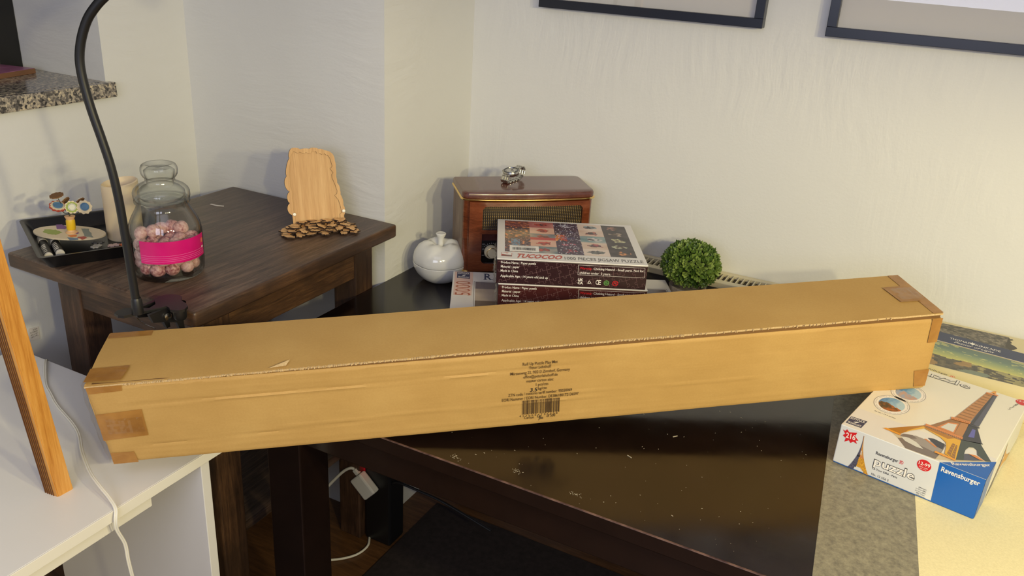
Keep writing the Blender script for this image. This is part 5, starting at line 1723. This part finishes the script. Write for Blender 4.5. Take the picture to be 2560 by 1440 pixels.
# other sides
B = {}
for i in (0, NX):
    e = 0 if i == 0 else CL
    B[i] = [bm.verts.new((lx(0) if i == 0 else CL, CW, 0)), bm.verts.new((lx(ZF) if i == 0 else CL, CW, ZF))]
bm.faces.new([g[i][NZ] for i in range(NX + 1)] + [B[NX][1], B[0][1]])
bm.faces.new([g[i][0] for i in range(NX, -1, -1)] + [B[0][0], B[NX][0]])
bm.faces.new([g[0][k] for k in range(NZ + 1)] + [B[0][1], B[0][0]])
bm.faces.new([g[NX][k] for k in range(NZ, -1, -1)] + [B[NX][0], B[NX][1]])
bm.faces.new((B[0][0], B[0][1], B[NX][1], B[NX][0]))
mesh_obj('carton_body', bm, M['card'], cb, smooth=True)
# top flap, lifting slightly to the right
bm = new()
n = 120; sec = []
for i in range(n + 1):
    u = i / n; x = lx(CH) - .001 + (CL + .001 - lx(CH)) * u
    drop = .0068 * max(0, 1 - u * 2.0) + (.0008 * ns(x * 14, 3, 3))
    fz = CH - drop
    y0 = -.0005 + .0012 * ns(x * 25, 8, 2) + .0015 * u
    sec.append([bm.verts.new(p) for p in ((x, y0, fz - .0040), (x, y0 - .0003, fz - .0003), (x, y0 + .012, CH - drop * .7), (x, CW * .55, CH + .0012 * math.sin(pi * u)), (x, CW, CH), (x, CW, CH - .006), (x, CW * .5, CH - .006), (x, .014, CH - .0055 - drop * .5))])
for a, b in zip(sec, sec[1:]):
    for k in range(8):
        f = bm.faces.new((a[k], b[k], b[(k + 1) % 8], a[(k + 1) % 8]))
        f.material_index = 1 if k == 0 else 0
bm.faces.new(list(reversed(sec[0]))); bm.faces.new(sec[-1])
bmesh.ops.recalc_face_normals(bm, faces=bm.faces)
mesh_obj('top_flap', bm, [M['card'], M['card_edge']], cb, smooth=True)
bm = new(); box(bm, .004, CL - .003, .0035, .012, ZF - .002, CH - .0055); mesh_obj('flap_gap_shade', bm, M['card_dark'], cb)  # solid strip in the slit, its shade put into the dark colour
# torn paper edge along the flap
bm = new(); rnd = random.Random(4)
for k in range(520):
    x = rnd.uniform(.055, 1.0 if k % 3 else 1.4); l = rnd.uniform(.0006, .0022)
    z = CH - .0068 * max(0, 1 - x / CL * 2.0) - .0008
    box(bm, x, x + l, -.0016 - rnd.uniform(0, .001), .0008, z - rnd.uniform(.0008, .0030), z + rnd.uniform(.0002, .0009))
tag(mesh_obj('torn_edge', bm, M['card_edge'], cb), kind='stuff')
bm = new(); poly2(bm, [(.285, .0015), (.318, .016), (.312, .004)], CH - .0005, I4); bm.verts.ensure_lookup_table(); bm.verts[1].co.z += .004; mesh_obj('torn_flap', bm, M['card_edge'], cb)
# tapes
fp = plane_front(0)
def tape(pts, mtx, lift=.0011, n=14):
    """quad strip subdivided so that it can wrinkle"""
    bm = new()
    a, b, c, d = [Vector(p) for p in pts]
    vv = []
    for j in range(n + 1):
        row = []
        for i in range(n + 1):
            u, v = i / n, j / n
            p = (a * (1 - u) + b * u) * (1 - v) + (d * (1 - u) + c * u) * v
            row.append(bm.verts.new(mtx @ Vector((p.x, p.y, lift + .0006 * abs(ns(p.x * 70, p.y * 90, 4))))))
        vv.append(row)
    for j in range(n):
        for i in range(n):
            q = (vv[j][i], vv[j][i + 1], vv[j + 1][i + 1], vv[j + 1][i])
            bm.faces.new(q)
    bmesh.ops.recalc_face_normals(bm, faces=bm.faces)
    return mesh_obj('packing_tape', bm, M['tape'], cb, smooth=True)
tape([(.000, .0490), (.0725, .0528), (.072, .106), (-.001, .1025)], fp, .0016)
tape([(.0055, -.001), (.0463, -.001), (.0429, .0216), (.005, .0225)], fp, .0016)
tape([(-.004, .1430), (.0492, .1450), (.0505, .1560), (-.005, .1560)], fp, .0016)
tt = plane_top(CH)
tape([(-.0065, .0005), (.0508, .0005), (.0556, .0431), (-.0065, .0408)], tt, .0010)
tape([(-.005, .1390), (.0681, .1393), (.068, .1574), (-.005, .1574)], tt, .0008)
tape([(1.4749, .002), (1.4955, .002), (1.4955, .1565), (1.4735, .1565)], tt, .0010)
tape([(1.4395, .0500), (1.4800, .0490), (1.4800, .1100), (1.4348, .1086)], tt, .0018)
tape([(1.4712, .0060), (1.4945, .0060), (1.4945, .0440), (1.4640, .0425)], fp, .0014)
tape([(1.4760, .1040), (1.4945, .1040), (1.4945, .1560), (1.4740, .1560)], fp, .0016)
# folded end flap bulging out at the left end
bm = new(); vv = []
for i in range(13):
    row = []
    for k in range(15):
        z = .003 + (CH - .008) * k / 14; y = .0035 + (CW - .007) * i / 12
        b = .0012 + .0065 * math.sin(pi * k / 14) * math.sin(pi * min(1, i / 12 + .12)) + .0022 * ns(i * .6, k * .5, 7)
        row.append(bm.verts.new((lx(z) - b, y, z)))
    vv.append(row)
for i in range(12):
    for k in range(14): bm.faces.new((vv[i][k], vv[i][k + 1], vv[i + 1][k + 1], vv[i + 1][k]))
bmesh.ops.recalc_face_normals(bm, faces=bm.faces)
bmesh.ops.solidify(bm, geom=list(bm.faces), thickness=.003)
mesh_obj('end_flap', bm, M['card'], cb, smooth=True)
# crumpled clear tape at the left end
bm = new(); vv = []
for i in range(9):
    row = []
    for k in range(15):
        z = .004 + (CH - .006) * k / 14; y = -.003 + .06 * i / 8
        b = .004 + .010 * math.sin(pi * k / 14) * (.4 + .6 * i / 8) + .004 * ns(i * .8, k * .7, 5)
        row.append(bm.verts.new((lx(z) - b, y, z)))
    vv.append(row)
for i in range(8):
    for k in range(14): bm.faces.new((vv[i][k], vv[i][k + 1], vv[i + 1][k + 1], vv[i + 1][k]))
mesh_obj('clear_tape', bm, M['clear_tape'], cb)
bm = new(); vv = []
for i in range(13):
    row = []
    for k in range(7):
        x = .012 + .058 * i / 12; z = .062 + .030 * k / 6
        row.append(bm.verts.new((x, -.0030 - .0016 * abs(ns(x * 130, z * 160, 2)), z)))
    vv.append(row)
for i in range(12):
    for k in range(6): bm.faces.new((vv[i][k], vv[i + 1][k], vv[i + 1][k + 1], vv[i][k + 1]))
mesh_obj('clear_tape', bm, M['clear_tape'], cb)
for x0, z0 in ((1.436, .075),):
    bm = new(); vv = []
    for i in range(10):
        row = []
        for k in range(8):
            x = 1.445 + .045 * i / 9; y = .055 + .045 * k / 7
            row.append(bm.verts.new((x, y, CH + .0032 + .0022 * abs(ns(x * 150, y * 90, 2)))))
        vv.append(row)
    for i in range(9):
        for k in range(7): bm.faces.new((vv[i][k], vv[i + 1][k], vv[i + 1][k + 1], vv[i][k + 1]))
    mesh_obj('clear_tape', bm, M['clear_tape'], cb)
# printing
cp = .0060
q = {'bold': .004}
lettering('lettering', cb, M['ink'], [('Roll Up Puzzle Play Mat', .7106, .1283, .7725, .1283, cp, q), ('Peter Lehnhoff', .7227, .1198, .7610, .1198, cp, q), ('M\u00e4rzenweg 22, 90513 Zirndorf, Germany', .6888, .1104, .7946, .1104, cp, q), ('office@peterlehnhoff.de', .7115, .1016, .7729, .1016, cp, q), ('master carton size:', .7174, .0926, .7659, .0926, cp, q), ('1 pcs/ctn', .7342, .0837, .7562, .0837, cp, q), ('kg/ctn', .7385, .0752, .7538, .0752, cp, q), ('ZTN code / customs tariff number: 95030069', .6847, .0656, .7996, .0664, cp, q), ('EORI Nummer / EORI Number: DE386180172136597', .6735, .0562, .8118, .0568, cp, q), ('Carton', .7133, .0139, .7310, .0139, cp, q), ('of 500', .7545, .0141, .7703, .0141, cp, q)] + [(ch, .7047 + k * .00555, .0190, .7047 + k * .00555 + .0030, .0190, .0040) for k, ch in enumerate('4270004736338')], fp, .0016)
lettering('handwriting', cb, M['black_print'], [('3.5', .7238, .0722, .7365, .0722, .0078, {'shear': .1, 'bold': .008})], fp, .0016)
bm = new()
for st in ([(.7378, .0205), (.7374, .0160), (.7400, .0150), (.7416, .0190), (.7416, .0130), (.7398, .0085)], [(.7424, .0180), (.7446, .0186), (.7430, .0150), (.7442, .0125), (.7422, .0108)], [(.7462, .0150), (.7450, .0130), (.7462, .0112), (.7478, .0126), (.7466, .0150)]): line2(bm, st, .0008, .0016, fp)
mesh_obj('handwriting', bm, M['black_print'], cb)
bm = new(); rnd = random.Random(8); x = .7097
while x < .7785:
    w_ = rnd.choice((.0005, .0006, .0009, .0013, .0018))
    rect2(bm, x, .0245 if len(bm.verts) % 8 else .0235, min(x + w_, .779), .0545, .0016, fp); x += w_ + rnd.choice((.0007, .0009, .0012, .0017))
mesh_obj('barcode', bm, M['ink'], cb)

# ================================================================== CABLES ON THE DESK
cpts = [(-1.62, 1.005, .66), (-1.60, .985, .7025), (-1.5153, .9242, .7025), (-1.4641, .8991, .7025), (-1.4128, .8768, .7025), (-1.3326, .8502, .7035), (-1.2833, .8271, .706), (-1.2265, .7907, .712), (-1.1566, .7532, .718), (-1.1134, .7374, .717), (-1.0792, .7286, .711), (-1.0560, .7210, .7035), (-1.0490, .7135, .6883), (-1.0500, .714, .6676), (-1.05, .7244, .6317), (-1.05, .7258, .5972), (-1.05, .7287, .5608), (-1.05, .7317, .5236), (-1.04, .74, .30), (-1.03, .76, .02)]
bm = new(); cc = catmull(cpts, 5); tube(bm, cc, .0017, 8); tube(bm, [p + Vector((.0022, .0022, .0002)) for p in cc], .0017, 8)
o = mesh_obj('power_cable', bm, M['white_cable'], smooth=True); tag(o, 'thin white twin cable trailing over the white desk and hanging down its front edge', 'cable')
ct = thing('paper_label', 'white paper label on the wall left of the rustic table leg', 'label', (XA + .0012, 1.108, .655))
bm = new(); prism(bm, [(-.013, -.016), (.012, -.019), (.014, .013), (-.011, .017)], 0, .0006, mtx=Matrix.Rotation(pi / 2, 4, 'Z') @ Matrix.Rotation(pi / 2, 4, 'X')); mesh_obj('paper_tag', bm, M['paper'], ct)
m = Matrix(((0, 0, 1, .0006), (1, 0, 0, 0), (0, 1, 0, 0), (0, 0, 0, 1))) @ Matrix.Rotation(pi, 4, 'Z')
lettering('lettering', ct, M['black_print'], [('Type LED', -.010, .006, .009, .006, .0035), ('LED 3.5W', -.010, .0, .009, .0, .0035), ('20082216', -.010, -.006, .009, -.006, .0035), ('0024', -.010, -.0115, .001, -.0115, .0035)], m, .0003)

# ================================================================== THINGS UNDER THE TABLES
pb = thing('power_adapter', 'black power block standing upright on the floor beneath the tables', 'adapter', (-1.150, 1.600, .0005))
bm = new(); box(bm, -.042, .042, -.035, .035, 0, .272, .006); mesh_obj('adapter_body', bm, M['black_plastic'], pb)
bm = new(); box(bm, -.043, -.0425, -.010, .010, .20, .235); box(bm, -.030, -.012, -.0358, -.0352, .245, .2475); mesh_obj('led_strip', bm, M['led'], pb)
bm = new(); tube(bm, catmull([(-.03, -.03, .004), (-.01, -.07, .004), (-.02, -.12, .004), (-.07, -.17, .004), (-.16, -.21, .004)], 6), .0032, 8); mesh_obj('white_lead', bm, M['white_cable'], pb, smooth=True)
bm = new(); tube(bm, catmull([(.03, -.02, .20), (.07, -.03, .225), (.13, -.02, .215), (.20, -.01, .20), (.34, 0, .16)], 6), .0035, 8); mesh_obj('black_lead', bm, M['black_plastic'], pb, smooth=True)
ch = thing('usb_charger', 'white plug-in charger with cable, on the front of the black power block', 'charger', (-1.182, 1.5515, .190), (0, math.radians(42), 0))
bm = new(); box(bm, -.034, .034, -.013, .013, -.025, .025, .005); mesh_obj('charger_body', bm, M['white_cable'], ch)
bm = new(); box(bm, -.052, -.0345, -.006, .006, .002, .016, .002); mesh_obj('usb_plug', bm, M['white_cable'], ch)
bm = new(); tube(bm, catmull([(-.052, 0, .009), (-.062, -.004, .0), (-.066, -.01, -.03), (-.060, -.03, -.09), (-.05, -.05, -.15)], 6), .0042, 10); mesh_obj('charging_cable', bm, M['white_cable'], ch, smooth=True)
ou = thing('wall_outlet', 'pale socket plate low on the wall behind the black table', 'socket', (XC + .0005, 1.685, .135))
bm = new(); box(bm, 0, .010, -.04, .04, -.042, .042, .003); mesh_obj('socket_plate', bm, M['paper'], ou)
bm = new(); lathe(bm, [(.028, .0102), (.027, .0125), (.024, .0125), (.022, .0105), (0, .0105)], 24, mtx=Matrix.Rotation(pi / 2, 4, 'Y')); mesh_obj('socket_well', bm, M['marker_white'], ou, smooth=True)
